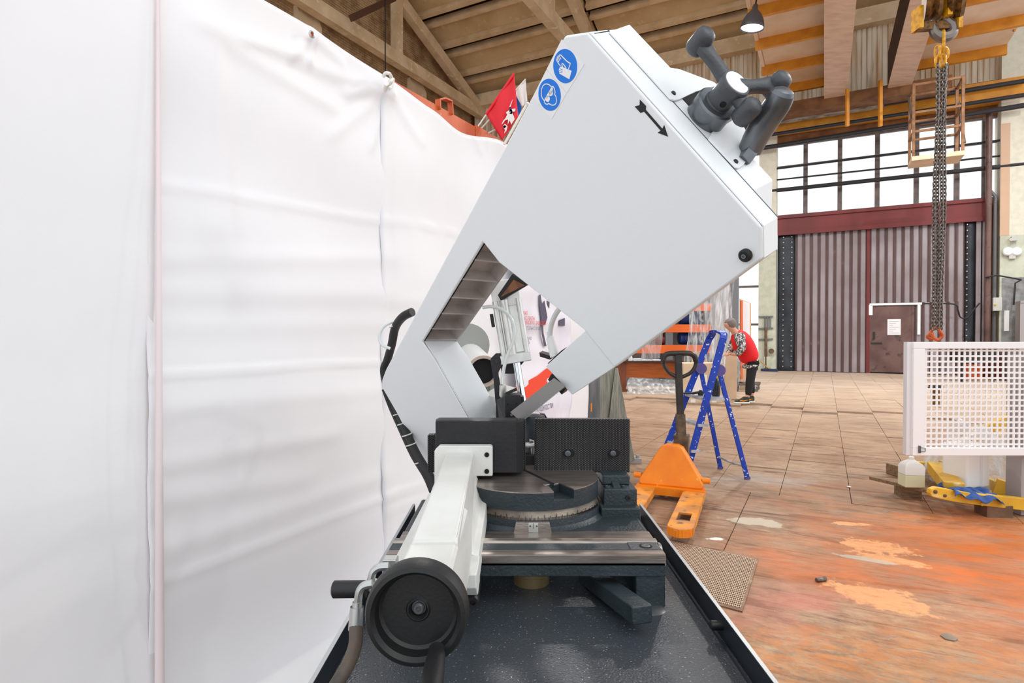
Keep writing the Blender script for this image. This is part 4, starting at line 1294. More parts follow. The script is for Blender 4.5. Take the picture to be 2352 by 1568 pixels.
for f in (0.2, 0.385):
    a, b = fb.lerp(ft, f), nb.lerp(nt_, f)
    m = MB(); m.obox((a + b) / 2 + X1 * 0.02, (b - a).normalized(), X1, UZ, (b - a).length / 2 + 0.03, 0.045, 0.012); m.build('tread', 'ladder_tread', ld)
a, b = fb.lerp(ft, 0.57), nb.lerp(nt_, 0.57)
pc = (a + b) / 2 + X1 * 0.10
pz = a.z
m = MB(); m.obox(pc, (b - a).normalized(), X1, UZ, (b - a).length / 2 - 0.01, 0.13, 0.014); m.build('platform', 'ladder_tread', ld)
# things on the ladder
bp_ = pc + V((0.06, -0.08, 0.015))
bo = thing('spray_bottle', bp_, 'dark plastic bottle with yellow cap on the ladder platform', 'bottle')
m = MB(); m.lathe(bp_, UZ, [(0.034, 0), (0.038, 0.008), (0.038, 0.12), (0.03, 0.15), (0.018, 0.16), (0.016, 0.17)], 20); m.build('bottle_body', 'bottle_dark', bo)
m = MB(); m.lathe(bp_ + UZ * 0.17, UZ, [(0.019, 0), (0.019, 0.022), (0.015, 0.026)], 14); m.build('cap', 'cap_yellow', bo)
m = MB(); gp = pc + V((-0.03, -0.08, 0.02))
m.tube(bez([gp + V((-0.22, 0.02, 0.02)), gp + V((-0.14, 0, 0.02)), gp + V((-0.07, 0.02, 0.028)), gp + V((-0.02, 0.03, 0.02))]), [0.008] * 9 + [0.012] * 16, 8)
m.lathe(gp + V((-0.05, 0.02, 0.0)), UZ, [(0.026, 0), (0.024, 0.03), (0.012, 0.05)], 10)
tag(m.build('glue_gun', 'black_plastic'), 'black hand tool lying on the ladder platform', 'tool')

# ---- boxes, desk, rack behind
def carton(px0, px1, py0, py1, depth, label, yaw=0.0, tape=True):
    p = gnd((px0 + px1) / 2, py1)
    w = (px1 - px0) * p.y / FPX
    h = (py1 - py0) * p.y / FPX
    t = thing('cardboard_box', p, label, 'box', 'cardboard boxes by the desk')
    ax = V((math.cos(yaw), math.sin(yaw), 0)); ay = V((-ax.y, ax.x, 0))
    m = MB(); m.obox(p + ay * depth / 2 + UZ * h / 2, ax, ay, UZ, w / 2, depth / 2, h / 2); m.build('carton', 'cardboard', t, bevel=0.008)
    if tape:
        m = MB(); m.obox(p - ay * 0.002 + UZ * h * 0.5 - ax * w * 0.08, ax, ay, UZ, w * 0.18, 0.002, h * 0.22); m.build('address_label', 'tape_white', t)
        for k in (-0.25, 0.28):
            m = MB(); m.obox(p - ay * 0.002 + UZ * h * 0.06 + ax * w * k, ax, ay, UZ, w * 0.06, 0.002, h * 0.06); m.build('tape', 'tape_white', t)
    return t
carton(1569, 1660, 834, 928, 0.5, 'large cardboard box with white label behind the step ladder')
t = thing('cardboard_box', gnd(1675, 921), 'tall narrow cardboard box the bending person is handling', 'box', 'cardboard boxes by the desk')
yb_ = gnd(1675, 921).y
A = [atY(x, y, yb_) for x, y in ((1661, 919), (1692, 916), (1693, 812), (1668, 812))]
m = MB(); m.prism(A, V((0.12, 0.35, 0))); m.build('carton', 'cardboard', t, bevel=0.006)
t = thing('cardboard_box', gnd(1612, 898), 'open cardboard box flap leaning behind the large box', 'box', 'cardboard boxes by the desk')
yb_ = 13.0
m = MB(); m.prism([atY(x, y, yb_) for x, y in ((1590, 900), (1630, 900), (1628, 838), (1618, 806), (1592, 808), (1588, 838))], V((0.02, 0.1, 0))); m.build('flap', 'cardboard', t)
# desk
dy = gnd(1430, 903).y
ds = thing('office_desk', atY(1495, 903, dy), 'brown veneer office desk behind the pallet truck', 'desk')
dx0, dx1 = atY(1418, 880, dy).x, atY(1600, 880, dy).x
dzt = atY(1450, 829, dy).z
m = MB(); m.box(dx0 - 0.02, dx1, dy - 0.05, dy + 0.65, dzt - 0.03, dzt); m.build('desk_top', 'desk_top', ds)
for x in (dx0, dx1 - 0.06): 
    m = MB(); m.box(x, x + 0.2 if x == dx0 else x + 0.04, dy, dy + 0.6, 0.0, dzt - 0.03); m.build('side_panel', 'desk_side', ds)
m = MB(); m.box(dx0 + 0.2, dx1 - 0.05, dy + 0.08, dy + 0.10, atY(1450, 868, dy).z, dzt - 0.03); m.build('modesty_panel', 'desk_wood', ds)
for k, (px, w, h) in enumerate(((1464, 0.22, 0.05), (1486, 0.2, 0.03), (1508, 0.18, 0.03), (1448, 0.12, 0.08))):
    p = atY(px, 826, dy + 0.25); p.z = dzt
    m = MB()
    if k == 3:
        m.lathe(p, UZ, [(0.05, 0), (0.045, 0.09), (0.02, 0.11)], 12)
    else:
        for q in range(3): m.obox(p + UZ * (0.006 + h / 3 * q), X1, Y1, UZ, w / 2 * (1 - 0.08 * q), 0.12, h / 6)
    tag(m.build('paper_stack' if k < 3 else 'desk_pot', 'paper'), ('low stack of white papers near the left of the desk', 'wide white paper pile in the middle of the desk', 'loose white papers right of the pile on the desk', 'small pale pot at the left edge of the desk')[k], 'papers' if k < 3 else 'pot')
# storage rack with gear motors
ry = dy + 1.3
rk2 = thing('storage_rack', atY(1540, 890, ry), 'orange and grey storage rack holding blue gear motors', 'rack')
for px in (1536, 1626):
    a = atY(px, 800, ry); m = MB(); m.box(a.x - 0.09, a.x + 0.09, ry - 0.05, ry + 0.6, 0, 4.2); m.build('upright', 'shelf_grey', rk2)
x0, x1 = atY(1405, 800, ry).x, atY(1632, 800, ry).x
shelf_z = []
for y0, y1 in ((792, 811), (745, 763), (697, 714), (640, 658)):
    za, zb_ = atY(1550, y0, ry).z, atY(1550, y1, ry).z
    m = MB(); m.box(x0, x1, ry - 0.06, ry - 0.01, zb_, za); m.build('shelf_beam', 'shelf_orange', rk2)
    m = MB(); m.box(x0, x1, ry - 0.01, ry + 0.6, za - 0.06, za - 0.02); m.build('shelf_deck', 'shelf_grey', rk2)
    shelf_z.append(za)
def gearmotor(px, zi, label):
    p = atY(px, 770, ry + 0.24); p.z = shelf_z[zi] + 0.005
    t = thing('gear_motor', p, label, 'motor', 'blue gear motors on the rack')
    c = p + UZ * 0.17
    m = MB(); m.lathe(c - X1 * 0.16, X1, [(0.13, -0.26), (0.16, -0.24), (0.16, 0.1), (0.13, 0.14)], 20); m.build('motor_body', 'motor_blue', t)
    m = MB()
    for k in range(8): m.lathe(c - X1 * (0.34 - k * 0.035), X1, [(0.172, 0), (0.172, 0.01)], 20)
    m.build('cooling_fin', 'motor_blue', t)
    m = MB(); m.obox(c - X1 * 0.12 + UZ * 0.17, X1, Y1, UZ, 0.09, 0.08, 0.05); m.build('terminal_box', 'motor_blue', t)
    m = MB(); m.obox(c + X1 * 0.14, X1, Y1, UZ, 0.15, 0.13, 0.17); g = m.build('gearbox', 'motor_blue', t, bevel=0.02)
    m = MB(); m.lathe(c + X1 * 0.16 - Y1 * 0.13, -Y1, [(0.12, 0), (0.12, 0.03), (0.06, 0.03), (0.06, 0.0)], 20); m.build('output_flange', 'box_grey', g)
gearmotor(1596, 0, 'blue gear motor on the lower rack shelf above the ladder')
gearmotor(1597, 1, 'blue gear motor on the upper rack shelf under the film')
p = atY(1516, 785, ry + 0.1); p.z = shelf_z[0]
m = MB(); m.lathe(p + UZ * 0.13 - X1 * 0.2, X1, [(0.1, 0), (0.13, 0.02), (0.13, 0.3), (0.1, 0.34)], 16); m.obox(p + V((0.2, 0.1, 0.14)), X1, Y1, UZ, 0.1, 0.1, 0.14)
tag(m.build('red_motor', 'gate_red'), 'dull red motor on the rack left of the grey upright', 'motor')
m = MB(); m.box(x0 - 0.2, x1 + 0.8, ry + 0.9, ry + 0.95, 0, 4.4)
tag(m.build('back_screen', 'machine_grey'), 'grey screen panel behind the storage rack', 'screen')
# film sheets
def film(name, pts, label, amp, m_='film_clear', nu=26, nv=30, fr=26):
    A, B, C, Dq = pts
    m = MB()
    def fn(u, v):
        p = (A * (1 - u) + B * u) * (1 - v) + (Dq * (1 - u) + C * u) * v
        return p + Y1 * (amp * math.sin(u * fr + v * 3) + amp * 0.6 * math.sin(v * 11 + u * 7)) + X1 * amp * 0.6 * math.sin(v * 7 + u * 5)
    m.grid(fn, nu, nv)
    return tag(m.build(name, m_, angle=180, solid=0.0015), label, 'plastic film')
fy = dy - 0.5
film('plastic_film', (atY(1570, 830, fy), atY(1672, 870, fy), atY(1690, 620, fy), atY(1600, 640, fy)), 'clear plastic sheet draped from above beside the person', 0.05)
film('plastic_film', (atY(1472, 828, fy + 0.4), atY(1520, 822, fy + 0.4), atY(1520, 690, fy + 0.4), atY(1475, 740, fy + 0.4)), 'clear plastic sheet hanging over the left of the desk', 0.04, 'film_thin')
film('plastic_film', (gnd(1432, 905) - Y1 * 0.3, gnd(1570, 905) - Y1 * 0.3, atY(1560, 872, dy + 0.02), atY(1445, 866, dy + 0.02)), 'crumpled clear plastic film on the floor under the desk', 0.03, 'film_thin')
film('plastic_film', (gnd(1690, 915) + Y1 * 0.5, gnd(1712, 915) + Y1 * 0.5, atY(1706, 820, 12.6), atY(1688, 820, 12.6)), 'narrow strip of clear film behind the person legs', 0.04, 'film_clear', 12, 16)
# grey post and notice board
p = gnd(1688, 880)
m = MB(); a = atY(1687, 760, 13.7); m.box(a.x - 0.08, a.x + 0.08, 13.65, 13.8, 0, 3.2)
tag(m.build('steel_post', 'cab_grey' if False else 'shelf_grey'), 'dark grey upright post above the bending person', 'post')
nb_ = thing('notice_board', atY(1712, 850, 14.2), 'tilted orange framed board with white sheets near the window', 'board')
m = MB(); m.prism([atY(x, y, 14.2) for x, y in ((1700, 896), (1726, 896), (1725, 696), (1700, 686))], Y1 * 0.04); m.build('board_back', 'cardboard', nb_)
m = MB(); m.bar(atY(1703, 870, 14.15), atY(1703, 690, 14.15), 0.05, 0.05); m.build('orange_edge', 'board_orange', nb_)
m = MB(); m.prism([atY(x, y, 14.17) for x, y in ((1707, 770), (1722, 772), (1722, 696), (1706, 690))], Y1 * 0.01); m.build('white_sheet', 'paper', nb_)
# platform dolly
dl = thing('platform_dolly', gnd(1735, 905), 'grey platform dolly with push bar and castors behind the person', 'dolly')
q = gnd(1733, 905); q2 = gnd(1752, 893)
m = MB(); m.obox(V((q.x - 0.12, q.y + 0.25, 0.2)), X1, Y1, UZ, 0.33, 0.06, 0.02); m.obox(V((q.x + 0.1, q.y + 0.75, 0.2)), X1, Y1, UZ, 0.33, 0.06, 0.02); m.obox(V((q.x - 0.02, q.y + 0.5, 0.2)), X1, Y1, UZ, 0.04, 0.3, 0.02); m.build('deck_frame', 'cart_grey', dl)
m = MB(); m.tube([V((q.x - 0.42, q.y + 0.25, 0.2)), V((q.x - 0.45, q.y + 0.25, 0.95)), V((q.x - 0.3, q.y + 0.75, 0.95)), V((q.x - 0.25, q.y + 0.75, 0.2))], 0.02, 8); m.build('push_bar', 'cart_grey', dl)
for (a, b) in ((0.08, 0.22), (0.34, 0.75), (-0.35, 0.25), (-0.15, 0.75)):
    m = MB(); c = V((q.x + a, q.y + b, 0.085)); m.cyl(c - Y1 * 0.025, c + Y1 * 0.025, 0.085, n=18); w_ = m.build('castor_wheel', 'cart_grey', dl)
    m = MB(); m.box(c.x - 0.02, c.x + 0.02, c.y - 0.04, c.y + 0.04, 0.1, 0.19); m.build('castor_fork', 'zinc', w_)
# broom
bq = gnd(1767, 855)
bm_ = thing('floor_broom', bq, 'blue floor broom with yellow stick against the left column', 'broom')
m = MB(); m.obox(bq + UZ * 0.07, HR, HD, UZ, 0.28, 0.07, 0.06); m.build('brush_head', 'broom_blue', bm_, bevel=0.03)
m = MB(); m.cyl(bq + UZ * 0.12, atY(1741, 825, bq.y - 0.6), 0.016, n=8); m.build('stick', 'broom_stick', bm_)
# ---- diamond plate lying on the floor
cq = [gnd(*p) for p in ((1585, 1252), (1742, 1286), (1705, 1407), (1560, 1380))]
cp = thing('checker_plate', sum(cq, V((0, 0, 0))) / 4, 'rusty diamond pattern steel plate on the floor beside the tray', 'plate')
cq[3] = cq[0] + (cq[2] - cq[1]) * 1.0
cq[0] = cq[0] - (cq[1] - cq[0]) * 0.35
cq[3] = cq[3] - (cq[2] - cq[3]) * 0.35
m = MB(); m.prism([p + UZ * 0.001 for p in cq], UZ * 0.007); m.build('plate', 'checker_plate', cp)
rb = MB()
e1, e2 = cq[1] - cq[0], cq[3] - cq[0]
n1, n2 = 30, 17
def cpl(u, v): return cq[0] + e1 * u + e2 * v + UZ * 0.0085
for k in range(-n2, n1):
    # two families of diagonal ribs
    for s in (1, -1):
        pts = []
        for t in range(0, 101):
            v = t / 100
            u = (k + s * v * n2 + (0 if s == 1 else n2)) / n1
            if 0.02 <= u <= 0.98 and 0.02 < v < 0.98: pts.append((u, v))
        if len(pts) > 4: rb.bar(cpl(*pts[0]), cpl(*pts[-1]), 0.007, 0.007)
tag(rb.build('raised_ribs', 'checker_rib', cp), None, kind='stuff')
# ---- little debris on the floor
for i, (px, py, s, lab) in enumerate(((1888, 1337, 0.02, 'small metal stub on the brown floor'), (2180, 1465, 0.03, 'grey pebble of debris near the orange stain'), (2068, 1135, 0.02, 'white scrap beside the wooden block'), (1950, 1118, 0.018, 'tiny white scrap in the middle of the floor'), (1600, 1185, 0.02, 'white scrap between the fork and floor patch'))):
    p = gnd(px, py)
    m = MB()
    if i == 0: m.cyl(p + V((-0.03, 0, 0.012)), p + V((0.03, 0.02, 0.012)), 0.012, n=10)
    else: m.lathe(p, UZ, [(s, 0), (s * 1.1, s * 0.2), (s * 0.5, s * 0.5)], 6)
    tag(m.build('debris_scrap', ('chain_steel', 'pebble', 'debris', 'debris', 'debris')[i]), lab, 'scrap')
# ================================================================== WHITE MESH GUARD AND THE YELLOW FRAME
GY = 4.3
gx0, gx1 = atY(2098, 900, GY).x, 4.35
gz1, gz0 = atY(2200, 785, GY).z, atY(2200, 1046, GY).z
gd = thing('mesh_guard', V(((gx0 + gx1) / 2, GY, 0)), 'white framed mesh guard panel at the right edge', 'guard')
fw_ = 0.085
for n_, (a, b, c, d) in {'frame_top': (gx0, gx1, gz1 - 0.05, gz1), 'frame_bottom': (gx0, gx1, gz0, gz0 + 0.055), 'frame_side': (gx0, gx0 + fw_, gz0 + 0.055, gz1 - 0.05)}.items():
    m = MB(); m.box(a, b, GY, GY + 0.045, c, d); m.build(n_, 'fence_white', gd, bevel=0.003)
m = MB(); m.box(gx1 - 0.06, gx1, GY, GY + 0.045, gz0 + 0.055, gz1 - 0.05); m.build('frame_side', 'fence_white', gd)
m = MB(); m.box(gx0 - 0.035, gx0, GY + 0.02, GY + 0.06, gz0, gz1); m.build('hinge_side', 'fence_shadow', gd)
pitch = 12.75 * GY / FPX
x = gx0 + fw_ + pitch * 0.5
m = MB(); m.box(-0.0065, 0.0065, -0.004, 0.004, 0, gz1 - gz0 - 0.1); me_v = m.mesh('mesh_bar', 'fence_white')
m = MB(); m.box(0, gx1 - gx0 - fw_ - 0.05, -0.004, 0.004, -0.0065, 0.0065); me_h = m.mesh('mesh_bar', 'fence_white')
while x < gx1 - 0.07:
    piece('mesh_bar', me_v, gd, (x, GY + 0.022, gz0 + 0.052)); x += pitch
z = gz0 + 0.055 + pitch * 0.6
while z < gz1 - 0.055:
    piece('mesh_bar', me_h, gd, (gx0 + fw_ - 0.01, GY + 0.022, z)); z += pitch
m = MB(); p = atY(2113, 1030, GY); m.box(p.x - 0.012, p.x, GY - 0.012, GY, p.z - 0.03, p.z + 0.022); m.tube([p + V((0, -0.006, 0.01)), p + V((0.035, -0.006, 0.004)), p + V((0.035, -0.006, -0.02)), p + V((0, -0.006, -0.018))], 0.003, 6); m.build('latch', 'steel_grey', gd)
for xx in (3.86, 4.3):
    m = MB(); m.box(xx - 0.07, xx + 0.05, GY + 0.06, GY + 0.2, 0.005, gz1 - 0.1); m.build('support_post', 'machine_grey', gd)
# yellow lifting frame on timber blocks
yf_ = thing('lifting_frame', gnd(2240, 1180), 'yellow steel lifting frame lying on timber blocks under the guard', 'frame')
zb0, zb1 = 0.10, 0.20
a = gnd(2300, 1192)
FYn = a.y + 0.12
def FZ(px, py, z): return gnd(px, py, z)
m = MB()
prof = [FZ(2138, 1132, 0.165), FZ(2142, 1124, 0.2), FZ(2158, 1119, 0.21), FZ(2190, 1124, 0.21), FZ(2352, 1143, 0.21)]
yv = prof[3].y
fr = [atY(x, y, yv) for x, y in ((2137, 1133), (2140, 1124), (2152, 1119), (2195, 1126), (2238, 1133), (2380, 1147), (2380, 1176), (2238, 1159), (2190, 1152), (2158, 1145), (2142, 1141))]
m.prism(fr, Y1 * 0.05); arm = m.build('front_arm', 'frame_yellow', yf_, bevel=0.006)
zlow = min(p.z for p in fr)
for px, py, r in ((2148, 1129, 0.014), (2170, 1138, 0.012), (2212, 1140, 0.016), (2255, 1157, 0.014)):
    m = MB(); m.lathe(atY(px, py, yv), -Y1, [(r, 0), (r, 0.006), (r * 0.5, 0.01)], 12); m.build('bolt', 'frame_yellow' if px > 2200 else 'wood_dark', arm)
yr = yv + 0.75
m = MB(); m.prism([atY(x, y, yr) for x, y in ((2105, 1060), (2160, 1064), (2190, 1078), (2190, 1096), (2105, 1086))], Y1 * 0.05); m.build('rear_arm', 'frame_yellow', yf_, bevel=0.006)
m = MB(); m.bar(atY(2150, 1072, yr - 0.05), atY(2192, 1122, yv + 0.08), 0.13, 0.09); m.build('diagonal_arm', 'frame_yellow', yf_, bevel=0.006)
m = MB(); m.bar(atY(2160, 1066, yr), atY(2300, 1120, yv + 0.3), 0.06, 0.08); m.bar(atY(2285, 1115, yv + 0.25), atY(2390, 1150, yv + 0.1), 0.06, 0.12); m.build('cross_tube', 'frame_yellow', yf_)
m = MB(); m.bar(atY(2215, 1010, yr + 0.2), atY(2400, 925, yr + 0.3), 0.06, 0.09); m.build('boom_tube', 'frame_yellow', yf_)
m = MB(); m.bar(atY(2400, 925, yr + 0.3), V((4.6, yr + 0.3, 0.05)), 0.06, 0.09); m.build('boom_post', 'frame_yellow', yf_)
# timbers
def timber(name, c, ax, hl, hw, hh, label, m_='wood_old'):
    ax = V(ax).normalized(); ay = V((-ax.y, ax.x, 0))
    m = MB(); m.obox(V(c) + UZ * hh, ax, ay, UZ, hl, hw, hh)
    return tag(m.build(name, m_, bevel=0.004), label, 'timber')
b1 = gnd(2100, 1146)
timber('timber_block', (b1.x, b1.y + 0.08, 0), (1, -0.15, 0), 0.075, 0.07, 0.055, 'short wooden block under the plank beside the jug')
b2 = gnd(2302, 1190)
timber('timber_block', (b2.x, b2.y + 0.08, 0), (1, -0.1, 0), 0.09, 0.07, (zlow - 0.012) / 2 if zlow > 0.05 else 0.045, 'dark wooden block under the yellow front arm', 'wood_dark')
zp = 0.11
pa, pb = gnd(2002, 1100, zp), gnd(2150, 1135, zp)
pd = pb - pa
timber('wooden_plank', tuple((pa + pb) / 2 - UZ * 0.0 + UZ * 0.0 - UZ * 0.0) if False else ((pa.x + pb.x) / 2, (pa.y + pb.y) / 2, zp), (pd.x, pd.y, 0), pd.length / 2, 0.035, 0.014, 'thin grey wooden plank sticking out left of the jug')
q0, q1 = gnd(2045, 1072, 0.06), gnd(2190, 1112, 0.06)
qd = q1 - q0
timber('timber_beam', ((q0.x + q1.x) / 2, (q0.y + q1.y) / 2, 0.0), (qd.x, qd.y, 0), qd.length / 2, 0.05, 0.05, 'thick brown timber beam behind the jug')
# jug with liquid
jp = gnd(2093, 1116, 0.138)
jg = thing('plastic_jug', jp, 'translucent plastic jug half full of pale liquid', 'jug')
m = MB(); ax = V((1, -0.12, 0)).normalized(); ay = V((-ax.y, ax.x, 0))
m.obox(jp + UZ * 0.05, ax, ay, UZ, 0.074, 0.06, 0.05); m.build('liquid_part', 'jug_liquid', jg, bevel=0.008)
m = MB()
sec = [(0.10, 0.074, 0.06), (0.16, 0.074, 0.06), (0.185, 0.06, 0.05), (0.205, 0.03, 0.03), (0.215, 0.018, 0.018)]
for h, w, d in sec:
    m.v += [jp + ax * (i * w) + ay * (j * d) + UZ * h for i, j in ((-1, -1), (1, -1), (1, 1), (-1, 1))]
for k in range(len(sec) - 1):
    for i in range(4): m.f.append((k * 4 + i, k * 4 + (i + 1) % 4, k * 4 + 4 + (i + 1) % 4, k * 4 + 4 + i))
m.f.append(tuple(len(m.v) - 4 + i for i in range(4)))
m.build('jug_top', 'jug_white', jg, bevel=0.008)
m = MB(); m.lathe(jp + UZ * 0.213, UZ, [(0.02, 0), (0.02, 0.02), (0.012, 0.028)], 14); m.build('jug_cap', 'jug_white', jg)
# white canister
cb = atY(2248, 1122, yv + 0.22)
cn = thing('white_canister', cb, 'white plastic canister standing on the yellow frame', 'canister')
ax = V((1, 0.3, 0)).normalized(); ay = V((-ax.y, ax.x, 0))
m = MB(); m.obox(cb + UZ * 0.17 + ay * 0.1, ax, ay, UZ, 0.125, 0.10, 0.17); m.build('canister_body', 'jug_white', cn, bevel=0.02)
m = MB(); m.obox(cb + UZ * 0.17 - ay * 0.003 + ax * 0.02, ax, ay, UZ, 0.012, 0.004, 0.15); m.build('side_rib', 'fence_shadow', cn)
m = MB(); m.lathe(cb + UZ * 0.34 + ay * 0.1, UZ, [(0.03, 0), (0.03, 0.04)], 14); m.tube([cb + UZ * 0.33 + ay * 0.12 + ax * 0.04, cb + UZ * 0.39 + ay * 0.12 + ax * 0.05, cb + UZ * 0.39 + ay * 0.12 + ax * 0.11, cb + UZ * 0.33 + ay * 0.12 + ax * 0.12], 0.012, 8); m.build('cap_and_grip', 'jug_white', cn)
# blue rag
rA, rB = atY(2172, 1122, yv + 0.05), atY(2284, 1138, yv + 0.05)
m = MB()
random.seed(3)
def rag(u, v):
    p = rA.lerp(rB, u)
    return p + Y1 * (-0.09 + v * 0.2) + UZ * (0.008 + 0.014 * math.sin(u * 17 + v * 5) + 0.012 * math.sin(v * 13 + u * 9) - max(0, 0.35 - v) * 0.12) + X1 * 0.02 * math.sin(v * 9)
m.grid(rag, 40, 20)
tag(m.build('blue_rag', 'rag_blue', solid=0.003, angle=180), 'crumpled blue rag draped over the yellow arm', 'rag')
# plastic bag heap behind
def heap(pxs, y0, y1, Yd, label, name='film_heap'):
    A, B = atY(pxs[0], y1, Yd), atY(pxs[1], y1, Yd)
    T = atY(pxs[0], y0, Yd).z - A.z
    m = MB()
    def fn(u, v):
        p = A.lerp(B, u)
        h = math.sin(math.pi * u) ** 0.6 * math.sin(math.pi * min(1, v * 1.0)) ** 0.6
        n = 0.06 * math.sin(u * 13 + v * 7) + 0.05 * math.sin(v * 17 - u * 6)
        return p + Y1 * (v * 0.5 - 0.1 + n * 0.5) + UZ * (T * h + n * h * 1.2)
    m.grid(fn, 40, 26)
    tag(m.build(name, 'film_clear', angle=180, solid=0.002), label, 'plastic film')
heap((2180, 2380), 988, 1118, yv + 0.42, 'heap of crumpled clear plastic film behind the canister')
# far clutter seen through the mesh
jk = thing('pedestal_stand', gnd(2150, 938), 'rusty yellow pedestal stand seen through the mesh', 'stand')
pj = gnd(2150, 938)
m = MB(); m.lathe(pj, UZ, [(0.12, 0), (0.12, 0.03), (0.06, 0.05), (0.055, 0.36), (0.05, 0.38)], 16); m.build('column', 'hook_rusty', jk)
m = MB(); m.obox(pj + UZ * 0.4, X1, Y1, UZ, 0.1, 0.06, 0.025); m.cyl(pj + V((-0.14, 0, 0.38)), pj + V((-0.05, 0, 0.4)), 0.02, n=8); m.build('head', 'truck_black', jk)
for i, (x0, x1, y0, y1, mm, lab) in enumerate(((2255, 2285, 845, 878, 'hook_yellow', 'yellow crate far behind the mesh guard'), (2232, 2252, 838, 878, 'rack_orange', 'orange crate far behind the mesh guard'), (2290, 2308, 820, 880, 'gate_red', 'dull red cabinet far behind the mesh guard'), (2318, 2350, 805, 884, 'cart_grey', 'dark grey machine far behind the mesh guard'), (2212, 2290, 790, 838, 'truck_black', 'dark workbench far behind the mesh guard'))):
    p = gnd((x0 + x1) / 2, 872 + i * 2)
    yy = p.y
    a, b = atY(x0, y1, yy), atY(x1, y0, yy)
    m = MB()
    zb_ = 0.03 if i != 4 else 0.55
    m.box(a.x, b.x, yy, yy + 0.5, zb_, max(b.z, zb_ + 0.2))
    if i == 4:
        for xx in (a.x + 0.05, b.x - 0.05): m.box(xx - 0.03, xx + 0.03, yy + 0.05, yy + 0.12, 0.03, zb_)
    for k in range(3): m.box(a.x + 0.04, b.x - 0.04, yy - 0.03, yy, zb_ + (b.z - zb_) * (0.15 + 0.3 * k), zb_ + (b.z - zb_) * (0.15 + 0.3 * k) + 0.05)
    tag(m.build('storage_crate' if i < 3 else ('far_machine' if i == 3 else 'work_bench'), mm), lab, 'crate' if i < 3 else 'machine')

# ================================================================== PERSON
pf = gnd(1706, 925, 0.035)
PY = pf.y
pr = thing('person', V((pf.x, PY, 0.035)), 'person in red vest and black trousers bending over a tall box', 'person')
def S(px, py, dy=0.0):
    return atY(px, py, PY + dy)
def skin(name, joints, edges, mat_, parent, root=0, sub=2):
    me = bpy.data.meshes.new(name)
    me.from_pydata([tuple(p - ORG[parent.name]) for p, r in joints], edges, [])
    me.materials.append(MATS[mat_])
    o = bpy.data.objects.new(name, me)
    COL.objects.link(o)
    o.parent = parent
    ORG[o.name] = ORG[parent.name]
    md = o.modifiers.new('skin', 'SKIN')
    md.use_smooth_shade = True
    for i, (p, r) in enumerate(joints):
        rr = r if isinstance(r, tuple) else (r, r)
        me.skin_vertices[0].data[i].radius = rr
    me.skin_vertices[0].data[root].use_root = True
    sm = o.modifiers.new('sub', 'SUBSURF')
    sm.levels = sub
    sm.render_levels = sub
    return o
hipL, hipR = S(1729, 838, -0.08), S(1727, 838, 0.09)
J = [(S(1726, 832), 0.10), (S(1716, 806), 0.13), (S(1704, 784), 0.14), (S(1694, 768), 0.10), (S(1685, 759), 0.055), (S(1678, 750), 0.085), (S(1672, 743), 0.095), (S(1667, 738), 0.06),
     (S(1698, 774, -0.19), 0.06), (S(1703, 800, -0.22), 0.048), (S(1691, 815, -0.16), 0.04), (S(1679, 812, -0.10), 0.03),
     (S(1694, 772, 0.19), 0.06), (S(1682, 798, 0.22), 0.048), (S(1672, 812, 0.14), 0.04), (S(1668, 815, 0.08), 0.03),
     (hipL, 0.09), (S(1722, 878, -0.08), 0.065), (S(1717, 912, -0.08), 0.045), (S(1704, 920, -0.08), 0.035),
     (hipR, 0.09), (S(1722, 876, 0.10), 0.065), (S(1727, 908, 0.12), 0.045), (S(1716, 915, 0.12), 0.035)]
E_ = [(0, 1), (1, 2), (2, 3), (3, 4), (4, 5), (5, 6), (6, 7), (2, 8), (8, 9), (9, 10), (10, 11), (2, 12), (12, 13), (13, 14), (14, 15), (0, 16), (16, 17), (17, 18), (18, 19), (0, 20), (20, 21), (21, 22), (22, 23)]
for hnd, s in ((11, -1), (15, 1)):
    h0 = J[hnd][0]
    for k, (off, ln) in enumerate(((-0.03, 0.075), (-0.01, 0.085), (0.01, 0.08), (0.03, 0.065))):
        a_ = h0 + V((-0.03, off, -0.005)); b_ = a_ + V((-ln * 0.6, 0, -0.01)); c_ = b_ + V((-ln * 0.3, 0, -ln * 0.45))
        n_ = len(J); J += [(a_, 0.012), (b_, 0.010), (c_, 0.008)]; E_ += [(hnd, n_), (n_, n_ + 1), (n_ + 1, n_ + 2)]
    n_ = len(J); J += [(h0 + V((-0.01, -0.045 * s, 0)), 0.012), (h0 + V((-0.05, -0.06 * s, -0.02)), 0.009)]; E_ += [(hnd, n_), (n_, n_ + 1)]
skin('body', J, E_, 'skin', pr)
skin('red_vest', [(S(1725, 836), (0.23, 0.20)), (S(1716, 806), (0.22, 0.20)), (S(1703, 783), (0.24, 0.21)), (S(1693, 769), (0.17, 0.16)), (S(1687, 763), (0.09, 0.09))], [(0, 1), (1, 2), (2, 3), (3, 4)], 'vest_red', pr)
skin('shirt_hem', [(S(1722, 832), (0.22, 0.19)), (S(1725, 847), (0.22, 0.19))], [(0, 1)], 'camo', pr)
for s, a in ((-1, 8), (1, 12)):
    skin('sleeve', [(J[a][0] + V((0.03, -0.05 * s, 0.01)), 0.125), (J[a][0], 0.11), (J[a + 1][0] + V((0, 0.05 * s, 0)), 0.08), (J[a + 2][0], 0.06)], [(0, 1), (1, 2), (2, 3)], 'camo', pr)
skin('trousers', [(S(1726, 834), 0.10), (hipL, 0.105), (S(1722, 878, -0.08), 0.085), (S(1718, 911, -0.08), 0.06), (hipR, 0.105), (S(1723, 876, 0.10), 0.085), (S(1728, 905, 0.12), 0.06)], [(0, 1), (1, 2), (2, 3), (0, 4), (4, 5), (5, 6)], 'trousers', pr)
m = MB()
c = S(1672, 741)
